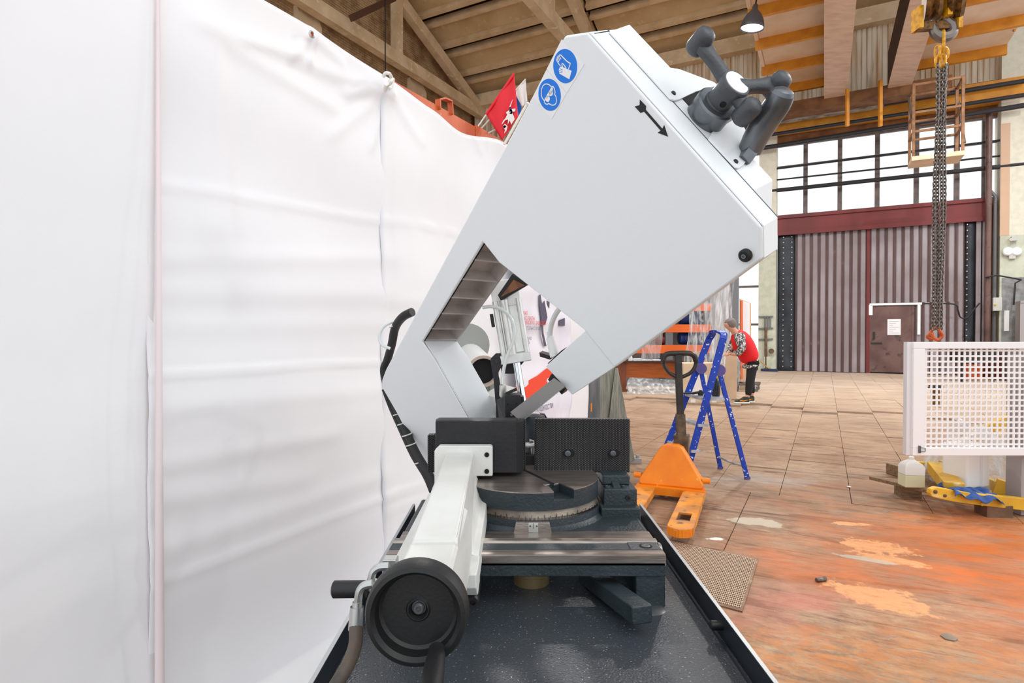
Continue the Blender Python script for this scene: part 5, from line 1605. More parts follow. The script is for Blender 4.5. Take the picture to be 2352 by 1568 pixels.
for k in range(1):
    hd = V((-0.25, 0, 0.6)).normalized()
    m.lathe(c - hd * 0.06 + V((0.05, 0, -0.01)), hd, [(0.07, -0.03), (0.105, 0.02), (0.11, 0.07), (0.095, 0.12), (0.055, 0.15), (0.01, 0.16)], 18)
m.build('hair', 'hair_grey', pr)
for dy_, (fx, fy) in ((-0.08, (1706, 922)), (0.12, (1718, 915))):
    b0 = S(fx, fy, dy_); zf = 0.035
    sh = MB()
    prof = [(-0.15, 0.045), (-0.11, 0.07), (-0.03, 0.09), (0.03, 0.13), (0.09, 0.13), (0.11, 0.10), (0.11, 0.03), (-0.15, 0.03)]
    sh.prism([V((b0.x + x, b0.y - 0.045, zf + z)) for x, z in prof], Y1 * 0.09)
    so = sh.build('shoe', 'shoe_dark', pr, bevel=0.015)
    m = MB(); m.box(b0.x - 0.16, b0.x + 0.12, b0.y - 0.05, b0.y + 0.05, zf, zf + 0.03); m.build('sole', 'shoe_sole', so, bevel=0.008)
    m = MB(); m.prism([V((b0.x + x, b0.y - 0.051, zf + z)) for x, z in ((-0.08, 0.05), (0.0, 0.04), (0.09, 0.075), (0.0, 0.062), (-0.06, 0.07))], Y1 * 0.004); m.build('side_stripe', 'shoe_orange', so)
# ================================================================== THE BAND SAW
saw = thing('band_saw', (0.045, 1.3, 0.0), 'white bow band saw with raised bow on a dark tray base', 'band saw')
def zd_(d): return CAMZ - d
def bx(name, m_, x0, x1, y0, y1, d0, d1, bevel=0.003, parent=None, label=None):
    """axis aligned casting; heights given as drop below the eye line"""
    m = MB(); m.box(x0, x1, y0, y1, zd_(d1), zd_(d0))
    return m.build(name, m_, parent or saw, bevel=bevel, label=label)
# ---- base cabinet and tray
bx('base_cabinet', 'teal_cast', -0.22, 0.31, 0.55, 1.60, 0.53, 1.35, 0.01)
bx('rear_cabinet', 'teal_cast', -0.26, 0.25, 1.64, 2.25, 0.60, 1.35, 0.01)
TX0, TX1, TY0, TY1, DF, DL = -0.272, 0.357, 0.35, 1.627, 0.512, 0.470
bx('tray_floor', 'tray_paint', TX0, TX1, TY0, TY1, DF, DF + 0.012, 0)
m = MB()
m.box(TX1 - 0.003, TX1 + 0.003, TY0, TY1, zd_(DF + 0.03), zd_(DL + 0.0015)); m.box(TX0 - 0.003, TX0 + 0.003, TY0, TY1, zd_(DF + 0.03), zd_(DL + 0.0015))
m.box(TX0, TX1, TY1 - 0.003, TY1 + 0.003, zd_(DF + 0.03), zd_(DF - 0.01)); m.box(TX0, TX1, TY0 - 0.003, TY0 + 0.003, zd_(DF + 0.03), zd_(DL))
lip = m.build('tray_lip', 'tray_edge', saw)
m = MB()
for x in (TX0, TX1): m.box(x - 0.0032, x + 0.0032, TY0, TY1, zd_(DL + 0.0015), zd_(DL))
m.build('bare_lip_edge', 'bare_edge', lip)
m = MB(); p = V((TX1 - 0.003, 0.985, zd_(0.490))); m.lathe(p, -X1, [(0.008, 0), (0.008, 0.018), (0.006, 0.02)], 14); m.build('lip_bolt', 'black_oxide', lip)
m = MB(); m.tube([V((TX1 - 0.008, TY0, zd_(DF - 0.001))), V((TX1 - 0.008, TY1, zd_(DF - 0.001)))], 0.003, 6); m.build('weld_seam', 'tray_edge', lip)
# ---- bed casting
PD = 0.435                     # top of bed plate
PX1 = 0.302
m = MB(); m.prism([(-0.24, 1.235, zd_(PD)), (PX1, 1.235, zd_(PD)), (0.30, 1.55, zd_(PD)), (-0.24, 1.55, zd_(PD))], -UZ * 0.05); bed = m.build('bed_plate', 'teal_cast', saw, bevel=0.006)
bx('bed_way', 'steel_ground', -0.24, PX1, 1.246, 1.292, PD - 0.001, PD + 0.02, 0.001, bed)
bx('bed_web', 'teal_cast', -0.22, 0.27, 1.29, 1.5, PD + 0.03, DF, 0.004, bed)
# front rail
RX1 = 0.2875
rail = bx('front_rail', 'teal_cast', -0.235, RX1, 1.092, 1.176, 0.425, 0.452, 0.002)
m = MB()   # machined top with a shallow channel
yz = [(1.092, 0.431), (1.092, 0.413), (1.096, 0.411), (1.118, 0.411), (1.121, 0.4125), (1.156, 0.4125), (1.160, 0.4085), (1.176, 0.4085), (1.176, 0.431)]
m.prism([V((-0.235, y, zd_(d))) for y, d in yz], X1 * (RX1 + 0.235)); m.build('machined_way', 'steel_ground', rail)
bx('painted_channel', 'teal_cast', -0.235, RX1 - 0.03, 1.122, 1.155, 0.4118, 0.4124, 0, rail)
bx('painted_channel', 'tray_paint', RX1 - 0.06, RX1 - 0.002, 1.119, 1.16, 0.4105, 0.4122, 0, rail)
def bolt(c, ax, r, h, parent, m_='black_oxide', name='socket_screw'):
    m = MB(); m.lathe(c, ax, [(r, 0), (r, h * 0.85), (r * 0.9, h), (r * 0.5, h), (r * 0.45, h * 0.5), (0.0005, h * 0.5)], 18)
    return m.build(name, m_, parent)
c_ = V((RX1 - 0.028, 1.136, zd_(0.4105)))
m = MB(); m.lathe(c_, UZ, [(0.0125, 0), (0.0125, 0.0006)], 20); m.build('counterbore', 'hole_dark', rail)
bolt(c_ + UZ * 0.0002, UZ, 0.0085, 0.0012, rail, 'steel_grey')
m = MB(); m.lathe(V((RX1 - 0.001, 1.15, zd_(0.425))), X1, [(0.016, 0), (0.016, 0.004), (0.012, 0.007)], 20); m.build('end_washer', 'zinc', rail)
bx('rail_leg', 'teal_cast', 0.232, RX1, 1.096, 1.16, 0.45, DF - 0.0, 0.003)
bx('rail_leg_inner', 'teal_cast', -0.235, -0.16, 1.1, 1.16, 0.45, DF, 0.003)
bx('rail_tie', 'teal_cast', 0.235, RX1, 1.17, 1.26, 0.44, DF, 0.003)
bx('rail_tie', 'teal_cast', -0.235, -0.1, 1.17, 1.26, 0.44, DF, 0.003)
m = MB(); m.lathe(V((RX1 - 0.03, 1.094, zd_(DF))), UZ, [(0.03, 0), (0.022, 0.004)], 12); m.build('weld_bead', 'steel_grey', saw)
m = MB(); p = atY(1218, 1352, 1.12); m.cyl(V((p.x + 0.005, 1.213, zd_(DF))), V((p.x + 0.005, 1.213, zd_(0.445))), 0.037, n=28); m.build('drain_post', 'brass_post', saw)
# lever bar under the rail
la, lb = atY(1375, 1338, 1.16), atY(1476, 1412, 0.985)
m = MB(); m.bar(la - (lb - la) * 0.35, lb, 0.038, 0.032); m.build('clamp_lever', 'teal_cast', saw, bevel=0.004)
# ---- turntable
TC = V((0.044, 1.47, 0)); TR_ = 0.170; DT = 0.3505
slot_dir = V((0.63, -0.776, 0)).normalized()
def circ(r, n=72, a0=0, a1=2 * math.pi): return [(TC.x + r * math.cos(a0 + (a1 - a0) * k / n), TC.y + r * math.sin(a0 + (a1 - a0) * k / n)) for k in range(n + 1)]
# outline with the notch cut into the front right of the disc
na, nb2 = atY(1275, 1131, 1.305), onpl(1319, 1123, V((0, 0, zd_(DT))), UZ)
na = onpl(1275, 1131, V((0, 0, zd_(DT))), UZ)
ang = lambda p: math.atan2(p.y - TC.y, p.x - TC.x)
A0, A1 = ang(na), ang(nb2)
ni1 = onpl(1256, 1111, V((0, 0, zd_(DT))), UZ)
ni2 = onpl(1284, 1108, V((0, 0, zd_(DT))), UZ)
ring = []
k0 = A1
span = 2 * math.pi - (A1 - A0)
for k in range(73):
    a = A1 + span * k / 72
    ring.append((TC.x + TR_ * math.cos(a), TC.y + TR_ * math.sin(a)))
outl = ring + [(ni1.x, ni1.y), (ni2.x, ni2.y)]
m = MB(); m.prism([V((x, y, zd_(DT + 0.022))) for x, y in outl], UZ * 0.0195); tt = m.build('turntable', 'teal_cast', saw)
m = MB(); m.prism([V((x, y, zd_(DT + 0.0025))) for x, y in outl], UZ * 0.0025); m.build('table_top', 'steel_disc', tt)
m = MB(); m.lathe(TC + UZ * zd_(0.3925), UZ, [(TR_, 0), (TR_, 0.0205)], 72); m.build('table_rim', 'teal_cast', tt)
m = MB(); m.lathe(TC + UZ * zd_(0.4125), UZ, [(TR_ + 0.002, 0), (TR_ + 0.001, 0.006), (TR_ - 0.004, 0.012), (TR_ - 0.006, 0.0205)], 96, caps=False); sr = m.build('degree_ring', 'steel_scale', tt)
tk = MB()
for k in range(-75, 76):
    a = -math.pi / 2 + math.radians(k * 0.95)
    h = 0.0125 if k % 10 == 0 else (0.009 if k % 5 == 0 else 0.006)
    dvec = V((math.cos(a), math.sin(a), 0)); tv = V((-dvec.y, dvec.x, 0))
    tk.obox(TC + dvec * (TR_ + 0.0018) + UZ * (zd_(0.4125) + h / 2), tv, dvec, UZ, 0.00035, 0.0006, h / 2)
tag(tk.build('degree_marks', 'hole_dark', sr), None, kind='stuff')
m = MB(); m.lathe(TC + UZ * zd_(0.437), UZ, [(TR_ + 0.022, 0), (TR_ + 0.012, 0.004), (TR_ + 0.006, 0.01), (TR_ + 0.004, 0.025)], 72); m.build('turntable_seat', 'teal_cast', bed)
# datum flat with pointer plate
d1_ = 1.47 - TR_ - 0.012
m = MB()
q = [(1180, 1218), (1267, 1217), (1261, 1197), (1185, 1197)]
m.prism([V((atY(q[0][0], 1218, d1_).x, d1_ - 0.004, zd_(0.4345))), V((atY(1267, 1218, d1_).x, d1_ - 0.004, zd_(0.4345))), V((atY(1262, 1197, d1_).x, d1_, zd_(0.413))), V((atY(1185, 1197, d1_).x, d1_, zd_(0.413)))], Y1 * 0.02); fl_ = m.build('datum_flat', 'steel_ground', bed)
xa, xb = atY(1214, 1208, d1_).x, atY(1236, 1208, d1_).x
m = MB(); m.prism([V((xa, d1_ - 0.0055, zd_(0.4335))), V((xb, d1_ - 0.0055, zd_(0.4335))), V((xb, d1_ - 0.0015, zd_(0.4135))), V((xa, d1_ - 0.0015, zd_(0.4135)))], Y1 * 0.002); m.build('pointer_plate', 'aluminium', fl_)
for px in (1218, 1233):
    m = MB(); m.lathe(atY(px, 1208, d1_ - 0.0045), -Y1, [(0.002, 0), (0.0015, 0.001)], 10); m.build('rivet', 'steel_grey', fl_)
m = MB(); m.bar(V(((xa + xb) / 2, d1_ - 0.0056, zd_(0.425))), V(((xa + xb) / 2, d1_ - 0.0035, zd_(0.414))), 0.0008, 0.001, up=Y1); m.build('pointer_line', 'hole_dark', fl_)
# saw slot across the disc and the insert blocks at its end
zt_ = zd_(DT)
s0, s1 = onpl(1204, 1079, V((0, 0, zt_)), UZ), onpl(1272, 1112, V((0, 0, zt_)), UZ)
m = MB(); m.bar(s0 + (s0 - s1) * 0.5 + UZ * 0.0004, s1 + UZ * 0.0004, 0.0075, 0.0012); m.build('saw_slot', 'hole_dark', tt)
for px, py in ((1255, 1112.5), (1275, 1110.5)):
    p = onpl(px, py, V((0, 0, zt_)), UZ)
    m = MB(); m.obox(p - UZ * 0.001, slot_dir, slot_dir.cross(UZ), UZ, 0.004, 0.007, 0.002); m.build('slot_insert', 'zinc', tt, bevel=0.001)
nz0, nz1 = onpl(1277, 1151, V((0, 0, zd_(DT + 0.022))), UZ), onpl(1318, 1144, V((0, 0, zd_(DT + 0.022))), UZ)
# ---- right jaw support
m = MB()
x0, x1 = atY(1376, 1100, 1.50).x, atY(1453, 1100, 1.48).x
m.box(x0, x1, 1.425, 1.56, zd_(0.418), zd_(0.376)); sup = m.build('jaw_support', 'teal_cast', saw, bevel=0.003)
bx('support_foot', 'teal_cast', x0 - 0.01, x1 + 0.004, 1.40, 1.56, 0.415, PD + 0.02, 0.004, sup)
m = MB(); m.box(x0 + 0.004, x1 - 0.01, 1.465, 1.56, zd_(0.376), zd_(0.352)); m.build('support_ledge', 'teal_cast', sup, bevel=0.003)
m = MB(); xm = atY(1412, 1110, 1.47).x
m.prism([V((xm - 0.009, 1.51, zd_(0.352))), V((xm + 0.009, 1.51, zd_(0.352))), V((xm + 0.009, 1.428, zd_(0.378))), V((xm - 0.009, 1.428, zd_(0.378)))], -UZ * 0.012); m.build('rib', 'teal_cast', sup, bevel=0.002)
bolt(atY(1442, 1142, 1.426), -Y1, 0.006, 0.006, sup)
bolt(atY(1437, 1096, 1.49), -Y1, 0.009, 0.012, sup)
for px in (1391, 1429):
    p = onpl(px, 1112, V((0, 0, zd_(0.376))), UZ); p.y = 1.445
    bolt(V((p.x, 1.446, zd_(0.3758))), UZ, 0.008, 0.003, sup, 'steel_grey')
# ---- jaws
JY = 1.516
def jaw(px0, px1, py0, py1, Y, th, name, m_, bev=0.002):
    a, b = atY(px0, py1, Y), atY(px1, py0, Y)
    m = MB(); m.box(a.x, b.x, Y, Y + th, a.z, b.z)
    return m.build(name, m_, saw, bevel=bev)
jr = jaw(1228, 1447, 962, 1085, JY, 0.026, 'fixed_jaw', 'knurled_steel', 0.0025)
jr['label'] = 'knurled black fixed jaw on the right'
for px in (1304, 1408):
    c = atY(px + 2, 1041, JY - 0.0004)
    m = MB()
    pts = [c + X1 * (0.0075 * s + 0.0085 * math.cos(a)) + UZ * 0.0085 * math.sin(a) for s, rng_ in ((1, (-90, 90)), (-1, (90, 270))) for a in [math.radians(rng_[0] + (rng_[1] - rng_[0]) * k / 8) for k in range(9)]]
    m.prism(pts, Y1 * 0.0008); m.build('bolt_slot', 'hole_dark', jr)
    bolt(atY(px, 1041, JY - 0.0003), -Y1, 0.0075, 0.003, jr, 'steel_grey')
jaw(1001, 1207, 963, 1084, JY, 0.026, 'fixed_jaw', 'knurled_steel')
jaw(982, 1010, 999, 1085, JY - 0.012, 0.03, 'jaw_extension', 'knurled_steel')
mj = jaw(1000, 1188, 966, 1087, 1.442, 0.06, 'moving_jaw', 'black_oxide', 0.0035)
mj['label'] = 'smooth black moving jaw block'
a, b = atY(1187, 1086, 1.447), atY(1199, 968, 1.46)
m = MB(); m.prism([(a.x, 1.446, a.z), (b.x + 0.004, 1.468, a.z), (b.x + 0.004, 1.5, a.z), (a.x, 1.5, a.z)], UZ * (b.z - a.z)); m.build('jaw_chamfer', 'black_plastic', mj)
# ---- white vise screw housing
hs = None
FP_ = 1.432
a, b = atY(1000, 1089, FP_), atY(1132, 1020, FP_)
m = MB()
ch = 0.012
m.prism([V((x, FP_ - 0.02, z)) for x, z in ((a.x, a.z + 0.01), (a.x, b.z - ch), (a.x + ch, b.z), (b.x - 0.004, b.z), (b.x, b.z - 0.004), (b.x, a.z), (a.x + 0.10, a.z), (a.x + 0.06, a.z - 0.03), (a.x, a.z - 0.03))], Y1 * 0.025)
vh = m.build('vise_housing', 'cast_white', saw, bevel=0.003, label='white cast vise screw housing')
for py in (1044, 1082): bolt(atY(1118, py, FP_ - 0.0205), -Y1, 0.0058, 0.0015, vh, 'hole_dark')
# hull: profile lofted along Y (left to right over the top)
def prof(y, t):
    dt = 0.283 + (0.004 if y < 0.83 else 0)
    return [(-0.205, 0.425), (-0.203, 0.386), (-0.180, 0.383), (-0.168, 0.374), (-0.15, 0.33), (-0.09, 0.33), (-0.0745, 0.374), (-0.069, 0.382), (-0.058, 0.385), (-0.056, 0.425)]
def loft(name, ys, pf, m_, parent, bevel=0.0):
    m = MB()
    n = None
    for y in ys:
        p = pf(y)
        n = len(p)
        m.v += [V((x, y, zd_(d))) for x, d in p]
    for k in range(len(ys) - 1):
        for i in range(n): m.f.append((k * n + i, k * n + (i + 1) % n, (k + 1) * n + (i + 1) % n, (k + 1) * n + i))
    m.f.append(tuple(range(n))); m.f.append(tuple((len(ys) - 1) * n + i for i in range(n)))
    return m.build(name, m_, parent, bevel=bevel)
loft('housing_hull', [1.425, 1.40, 1.02], lambda y: prof(y, 0), 'cast_white', vh, 0.003)
loft('housing_ridge', [1.426, 0.825, 0.815], lambda y: [(x + 0.011 - 0.018 * (y - 0.82) / 0.6, d if y > 0.82 else d2) for x, d, d2 in ((-0.162, 0.378, 0.365), (-0.1515, 0.287, 0.290), (-0.1475, 0.283, 0.288), (-0.0905, 0.283, 0.288), (-0.0865, 0.287, 0.290), (-0.078, 0.375, 0.36))], 'cast_white', vh, 0.003)
loft('screw_box', [0.99, 0.735], lambda y: [(-0.148, 0.385), (-0.144, 0.296), (-0.140, 0.292), (-0.080, 0.292), (-0.075, 0.297), (-0.068, 0.33), (-0.068, 0.385)], 'cast_white', vh, 0.002)
loft('flange_nose', [1.02, 0.975, 0.965], lambda y: [(-0.203, 0.42), (-0.203, 0.386), (-0.165, 0.384), (-0.165, 0.42)] if y > 0.97 else [(-0.2, 0.415), (-0.2, 0.39), (-0.168, 0.388), (-0.168, 0.415)], 'cast_white', vh, 0.002)
loft('flange_nose', [1.02, 0.965, 0.945], lambda y: [(-0.078, 0.43), (-0.078, 0.385), (-0.056, 0.385), (-0.056, 0.43)] if y > 0.95 else [(-0.076, 0.41), (-0.076, 0.388), (-0.058, 0.388), (-0.058, 0.41)], 'cast_white', vh, 0.002)
loft('slide_base', [1.19, 1.05], lambda y: [(-0.2, 0.446), (-0.2, 0.409), (-0.06, 0.409), (-0.06, 0.446)], 'cast_white', vh, 0.002)
loft('lower_clamp', [1.085, 1.0], lambda y: [(-0.085, 0.463), (-0.085, 0.42), (-0.057, 0.42), (-0.057, 0.463)], 'black_oxide', vh, 0.002)
bolt(V((-0.088, 0.737, zd_(0.305))), -Y1, 0.008, 0.008, vh, 'steel_grey')
bolt(V((-0.066, 0.998, zd_(0.452))), -Y1, 0.01, 0.012, vh, 'black_oxide')
# ---- hand wheel
WY = 0.69
wc = atY(956, 1413, WY)
wr = 121 * WY / FPX
wh = MB()
wh.lathe(wc + Y1 * 0.025, -Y1, [(wr * 0.90, 0), (wr * 0.985, 0.003), (wr, 0.010), (wr * 0.995, 0.022), (wr * 0.95, 0.0295), (wr * 0.86, 0.031), (wr * 0.79, 0.026), (wr * 0.76, 0.013), (wr * 0.70, 0.010), (wr * 0.24, 0.010), (wr * 0.21, 0.012), (wr * 0.19, 0.012), (wr * 0.13, 0.004), (0.0005, 0.004)], 64)
wheel = wh.build('hand_wheel', 'black_plastic', saw, angle=28, label='black dished hand wheel')
m = MB(); m.lathe(wc + Y1 * 0.021, -Y1, [(wr * 0.12, 0), (wr * 0.12, 0.004), (wr * 0.09, 0.006), (wr * 0.05, 0.006), (wr * 0.03, 0.004)], 20); m.build('hub_screw', 'steel_grey', wheel)
cb_, ce = atY(1004, 1492, WY - 0.006), atY(984, 1620, WY - 0.10)
m = MB(); m.lathe(cb_, ce - cb_, [(0.010, 0), (0.0085, 0.006), (0.0085, 0.008), (0.0105, 0.010), (0.0125, 0.05), (0.012, (ce - cb_).length - 0.006), (0.008, (ce - cb_).length)], 22); m.build('crank_grip', 'black_plastic', wheel)
m = MB(); m.cyl(wc + Y1 * 0.02, wc + Y1 * 0.06, 0.015, n=20); m.build('spindle', 'steel_grey', wheel)
# ---- hydraulic fittings and hose at the left
ft_ = MB()
HYD = 0.80
m = MB(); p = atY(897, 1297, HYD + 0.03); m.obox(p, X1, Y1, UZ, 0.010, 0.010, 0.011); m.build('fitting_block', 'zinc', vh, bevel=0.002)
m = MB(); m.tube(bez([atY(x, y, HYD) for x, y in ((893, 1300), (872, 1302), (858, 1312), (852, 1332))], 6), 0.0055, 10); m.tube(bez([atY(x, y, HYD - 0.03) for x, y in ((856, 1340), (836, 1345), (826, 1358), (822, 1386))], 6), 0.0055, 10); m.build('elbow_pipe', 'zinc', vh)
m = MB(); m.lathe(atY(853, 1332, HYD), atY(853, 1350, HYD) - atY(853, 1332, HYD), [(0.009, 0), (0.009, 0.012)], 6); m.lathe(atY(821, 1382, HYD - 0.03), V((-0.05, -0.1, -1)), [(0.0065, 0), (0.0065, 0.006), (0.009, 0.006), (0.0095, 0.035)], 18); m.build('ferrule', 'zinc', vh)
m = MB(); m.tube(bez([atY(x, y, Yh) for x, y, Yh in ((817, 1440, 0.765), (816, 1480, 0.75), (800, 1525, 0.735), (770, 1575, 0.72), (735, 1630, 0.71))], 6), 0.0088, 12); m.build('hydraulic_hose', 'hose_worn', vh)
m = MB(); a, b = atY(842, 1352, 0.80), atY(764, 1353, 0.80); m.lathe(b, a - b, [(0.009, 0), (0.0115, 0.002), (0.0115, (a - b).length)], 22); m.build('side_handle', 'black_plastic', vh)
# ================================================================== THE BOW
th, ph, ro = R_(49.4), R_(-22.2), R_(32.4)
bu = V((math.cos(th), -math.sin(th), 0)); bnn = V((math.sin(th), math.cos(th), 0))
bv = UZ * math.cos(ph) + bnn * math.sin(ph)
BA = bu * math.cos(ro) + bv * math.sin(ro)        # along the bow, up and towards us
BB = bu * math.sin(ro) - bv * math.cos(ro)        # across the bow, down right
BN = (bnn * math.cos(ph) - UZ * math.sin(ph)).normalized()      # into the bow, away from us
BP = atY(1340, 830, 1.36)
def F(px, py, k=0.0):
    return onpl(px, py, BP, BN) + BN * k
def G(px, py, k):
    """pixel on the parallel plane k behind the cover face"""
    return onpl(px, py, BP + BN * k, BN)
outer = [(1296, 82), (1348, 74), (1749, 521), (1750, 596), (1411, 845), (1341, 758)]
openg = [(1212, 656), (1146, 604), (1109, 557), (970, 785)]
low = [(997, 825), (1075, 962), (1142, 1085), (996, 1115), (912, 950), (876, 888), (877, 872), (886, 848)]
face = [F(*p) for p in outer + openg + low]
W1, W2, LB = 0.06, 0.138, 0.134
iJ, iK = 8, 9        # J = top of the opening, K = its left corner
ins = -BB * 0.040
def layer(k, inset):
    P_ = [p + BN * k for p in face]
    if inset:
        P_[iJ] = P_[iJ] + ins
        P_[iK] = P_[iK] + ins
    return P_
m = MB(); m.prism(layer(0, False), BN * 0.010)
cov = m.build('bow_cover', 'bow_white', saw, bevel=0.006, segs=3, label='white sheet metal bow cover')
head = [(1296, 82), (1348, 74), (1749, 521), (1750, 596), (1411, 845), (1341, 758), (1212, 656), (1146, 604)]
m = MB(); m.prism([F(*p, 0.009) for p in head], BN * (W1 - 0.009)); m.build('cover_skirt', 'bow_white', cov, bevel=0.001)
fhead = [(1300, 92), (1348, 74), (1690, 455), (1690, 600), (1440, 800), (1341, 758), (1212, 656), (1146, 604)]
m = MB(); m.prism([F(*p, W1 + 0.001) for p in fhead], BN * (W2 - W1)); fr_ = m.build('bow_frame', 'bow_white', saw, bevel=0.004, label='white cast bow frame behind the cover')
# long beam and lower arm, their depth runs level
Jp, Kp = face[iJ], face[iK]
beam = [F(1290, 95), F(1150, 610), Jp + ins, Kp + ins] + [F(*p) for p in low]
m = MB(); m.prism([p + BN * 0.009 for p in beam], bnn * (LB - 0.009)); m.build('bow_beam', 'bow_white', fr_, bevel=0.002)
dirJK = (Kp - Jp)
Jt = Jp - dirJK * 0.25
def LV(c, k): return c + bnn * k
m = MB(); m.prism([LV(Jt + ins * 0.97, 0.012), LV(Kp + ins * 0.97, 0.012), LV(Kp + ins * 0.97, LB), LV(Jt + ins * 0.97, LB)], -ins.normalized() * 0.002); m.build('pocket_wall', 'rib_casting', fr_)
m = MB(); m.prism([LV(Jt, LB - 0.006), LV(Kp, LB - 0.006), LV(Kp + ins, LB - 0.006), LV(Jt + ins, LB - 0.006)], bnn * 0.006); m.build('pocket_lip', 'rib_casting', fr_)
for k, (px, py) in enumerate(((1094, 607), (1064, 648), (1038, 690), (1015, 726), (991, 758), (976, 784))):
    t = (F(px, py) - Jp).dot(dirJK) / dirJK.length_squared
    c = Jp.lerp(Kp, min(t, 0.995))
    m = MB(); m.prism([LV(c, 0.010), LV(c, LB - 0.004), LV(c + ins, LB - 0.004), LV(c + ins, 0.010)], dirJK.normalized() * 0.006); m.build('rib', 'rib_casting', fr_, bevel=0.002)
m = MB(); m.bar(Jp + BN * 0.0105 + ins * 0.02, Kp + BN * 0.0105 + ins * 0.02, 0.003, 0.004, up=BN); m.build('edge_trim', 'hole_dark', fr_)
# stickers
def decal(pts, name, m_, parent, k, th_=0.0004):
    m = MB(); m.prism([F(x, y, -k) for x, y in pts], BN * th_); return m.build(name, m_, parent)
Z5 = lambda x, y: (1180 + x / 5.226, 40 + y / 5.226)
st1 = decal([Z5(*p) for p in ((578, 262), (850, 560), (642, 902), (396, 622))], 'glove_sticker', 'sticker_white', cov, 0.0006)
st2 = decal([Z5(*p) for p in ((394, 628), (638, 908), (455, 1220), (232, 948))], 'goggle_sticker', 'sticker_white', cov, 0.0006)
def disc(cx, cy, rx, par):
    c = F(*Z5(cx, cy)); r = 0.0243
    rr_ = (F(*Z5(850, 560)) - F(*Z5(578, 262))).length * 0.435
    m = MB(); m.lathe(c - BN * 0.0010, BN, [(rr_, 0), (rr_, 0.0004)], 48); return m.build('blue_disc', 'sticker_blue', par)
d1 = disc(619, 586, 0, st1); d2 = disc(432, 930, 0, st2)
def stroke(pts, w, par, name, closed=False):
    P_ = [F(*Z5(*p), -0.0013) for p in pts]
    if closed: P_.append(P_[0])
    m = MB()
    for a, b in zip(P_, P_[1:]):
        if (b - a).length > 1e-6: m.bar(a - (b - a).normalized() * w * 0.3, b + (b - a).normalized() * w * 0.3, w, 0.0003, up=BN)
    return m.build(name, 'sticker_white', par)
def area(pts, par, name, m_='sticker_white', k=0.0013):
    m = MB(); m.prism([F(*Z5(*p), -k) for p in pts], BN * 0.0003); return m.build(name, m_, par)
WL = 0.0019
stroke([(665, 615), (685, 552), (640, 522), (575, 455), (560, 448), (550, 460), (540, 462), (530, 475), (526, 492), (520, 512), (530, 530), (548, 560), (565, 580)], WL, d1, 'glove_outline')
for q in (((552, 462), (572, 498)), ((540, 475), (556, 515)), ((530, 498), (546, 532))): stroke(q, WL * 0.8, d1, 'finger_line')
stroke([(632, 605), (606, 565), (592, 552), (582, 562), (590, 590)], WL, d1, 'glove_outline')
area([(562, 592), (580, 588), (600, 598), (640, 615), (700, 640), (672, 742), (552, 672), (550, 650), (546, 632), (550, 612)], d1, 'solid_glove')
for q in (((556, 612), (590, 628)), ((552, 634), (588, 648)), ((554, 655), (588, 665))): stroke(q, WL * 0.5, d1, 'finger_gap').data.materials[0] = MATS['sticker_blue']
head = [(345, 960), (336, 920), (338, 870), (352, 825), (378, 800), (402, 797), (430, 806), (455, 830), (478, 830), (492, 850), (500, 880), (502, 905), (495, 918), (512, 950), (520, 990), (516, 1022), (500, 1045), (470, 1053), (445, 1044), (425, 1028), (412, 1044), (390, 1036), (372, 1018), (376, 1000), (360, 985)]
stroke(head, WL, d2, 'head_outline', True)
for cx, cy in ((450, 905), (412, 975)):
    area([(cx + 30 * math.cos(a) * 0.85, cy + 38 * math.sin(a)) for a in [2 * math.pi * k / 20 for k in range(20)]], d2, 'goggle_lens')
area([(455, 838), (475, 842), (470, 900), (380, 1000), (372, 985)], d2, 'goggle_strap')
# direction arrow
arr = [(1515, 985), (1590, 1062), (1587, 1108), (1785, 1335), (1807, 1290), (1853, 1430), (1728, 1383), (1765, 1358), (1566, 1130), (1525, 1147), (1452, 1067), (1512, 1052)]
decal([Z5(*p) for p in arr], 'direction_arrow', 'print_black', cov, 0.0006)
# rubber buffer bolt
c = F(1714, 585)
m = MB(); m.lathe(c, -BN, [(0.011, 0), (0.011, 0.006), (0.0085, 0.009), (0.0045, 0.009), (0.004, 0.006), (0.0003, 0.006)], 24); m.build('cover_bolt', 'rubber', cov)
m = MB(); m.lathe(c - BN * 0.007, -BN, [(0.004, 0), (0.004, 0.0035), (0.002, 0.0035), (0.002, 0.001)], 12); m.build('bolt_head', 'steel_grey', cov)
# notch in the skirt at the top end
TN = BA
def CS(px, py, k=0.0):
    """pixel on the end face of the bow (the one that carries the tension knob)"""
    return onpl(px, py, F(1348, 74) + BA * k, BA)
m = MB(); m.prism([CS(*p, 0.0004) for p in ((1364, 76), (1400, 70), (1401, 72), (1366, 77))], -BA * 0.001); m.build('handle_gap', 'hole_dark', cov)
# seam line between cover skirt and frame on the end face
m = MB(); m.bar(F(1348, 74) + BN * W1 + BA * 0.0003, F(1749, 521) + BN * W1 + BA * 0.0003, 0.0012, 0.0012, up=BA); m.build('seam', 'steel_grey', cov)
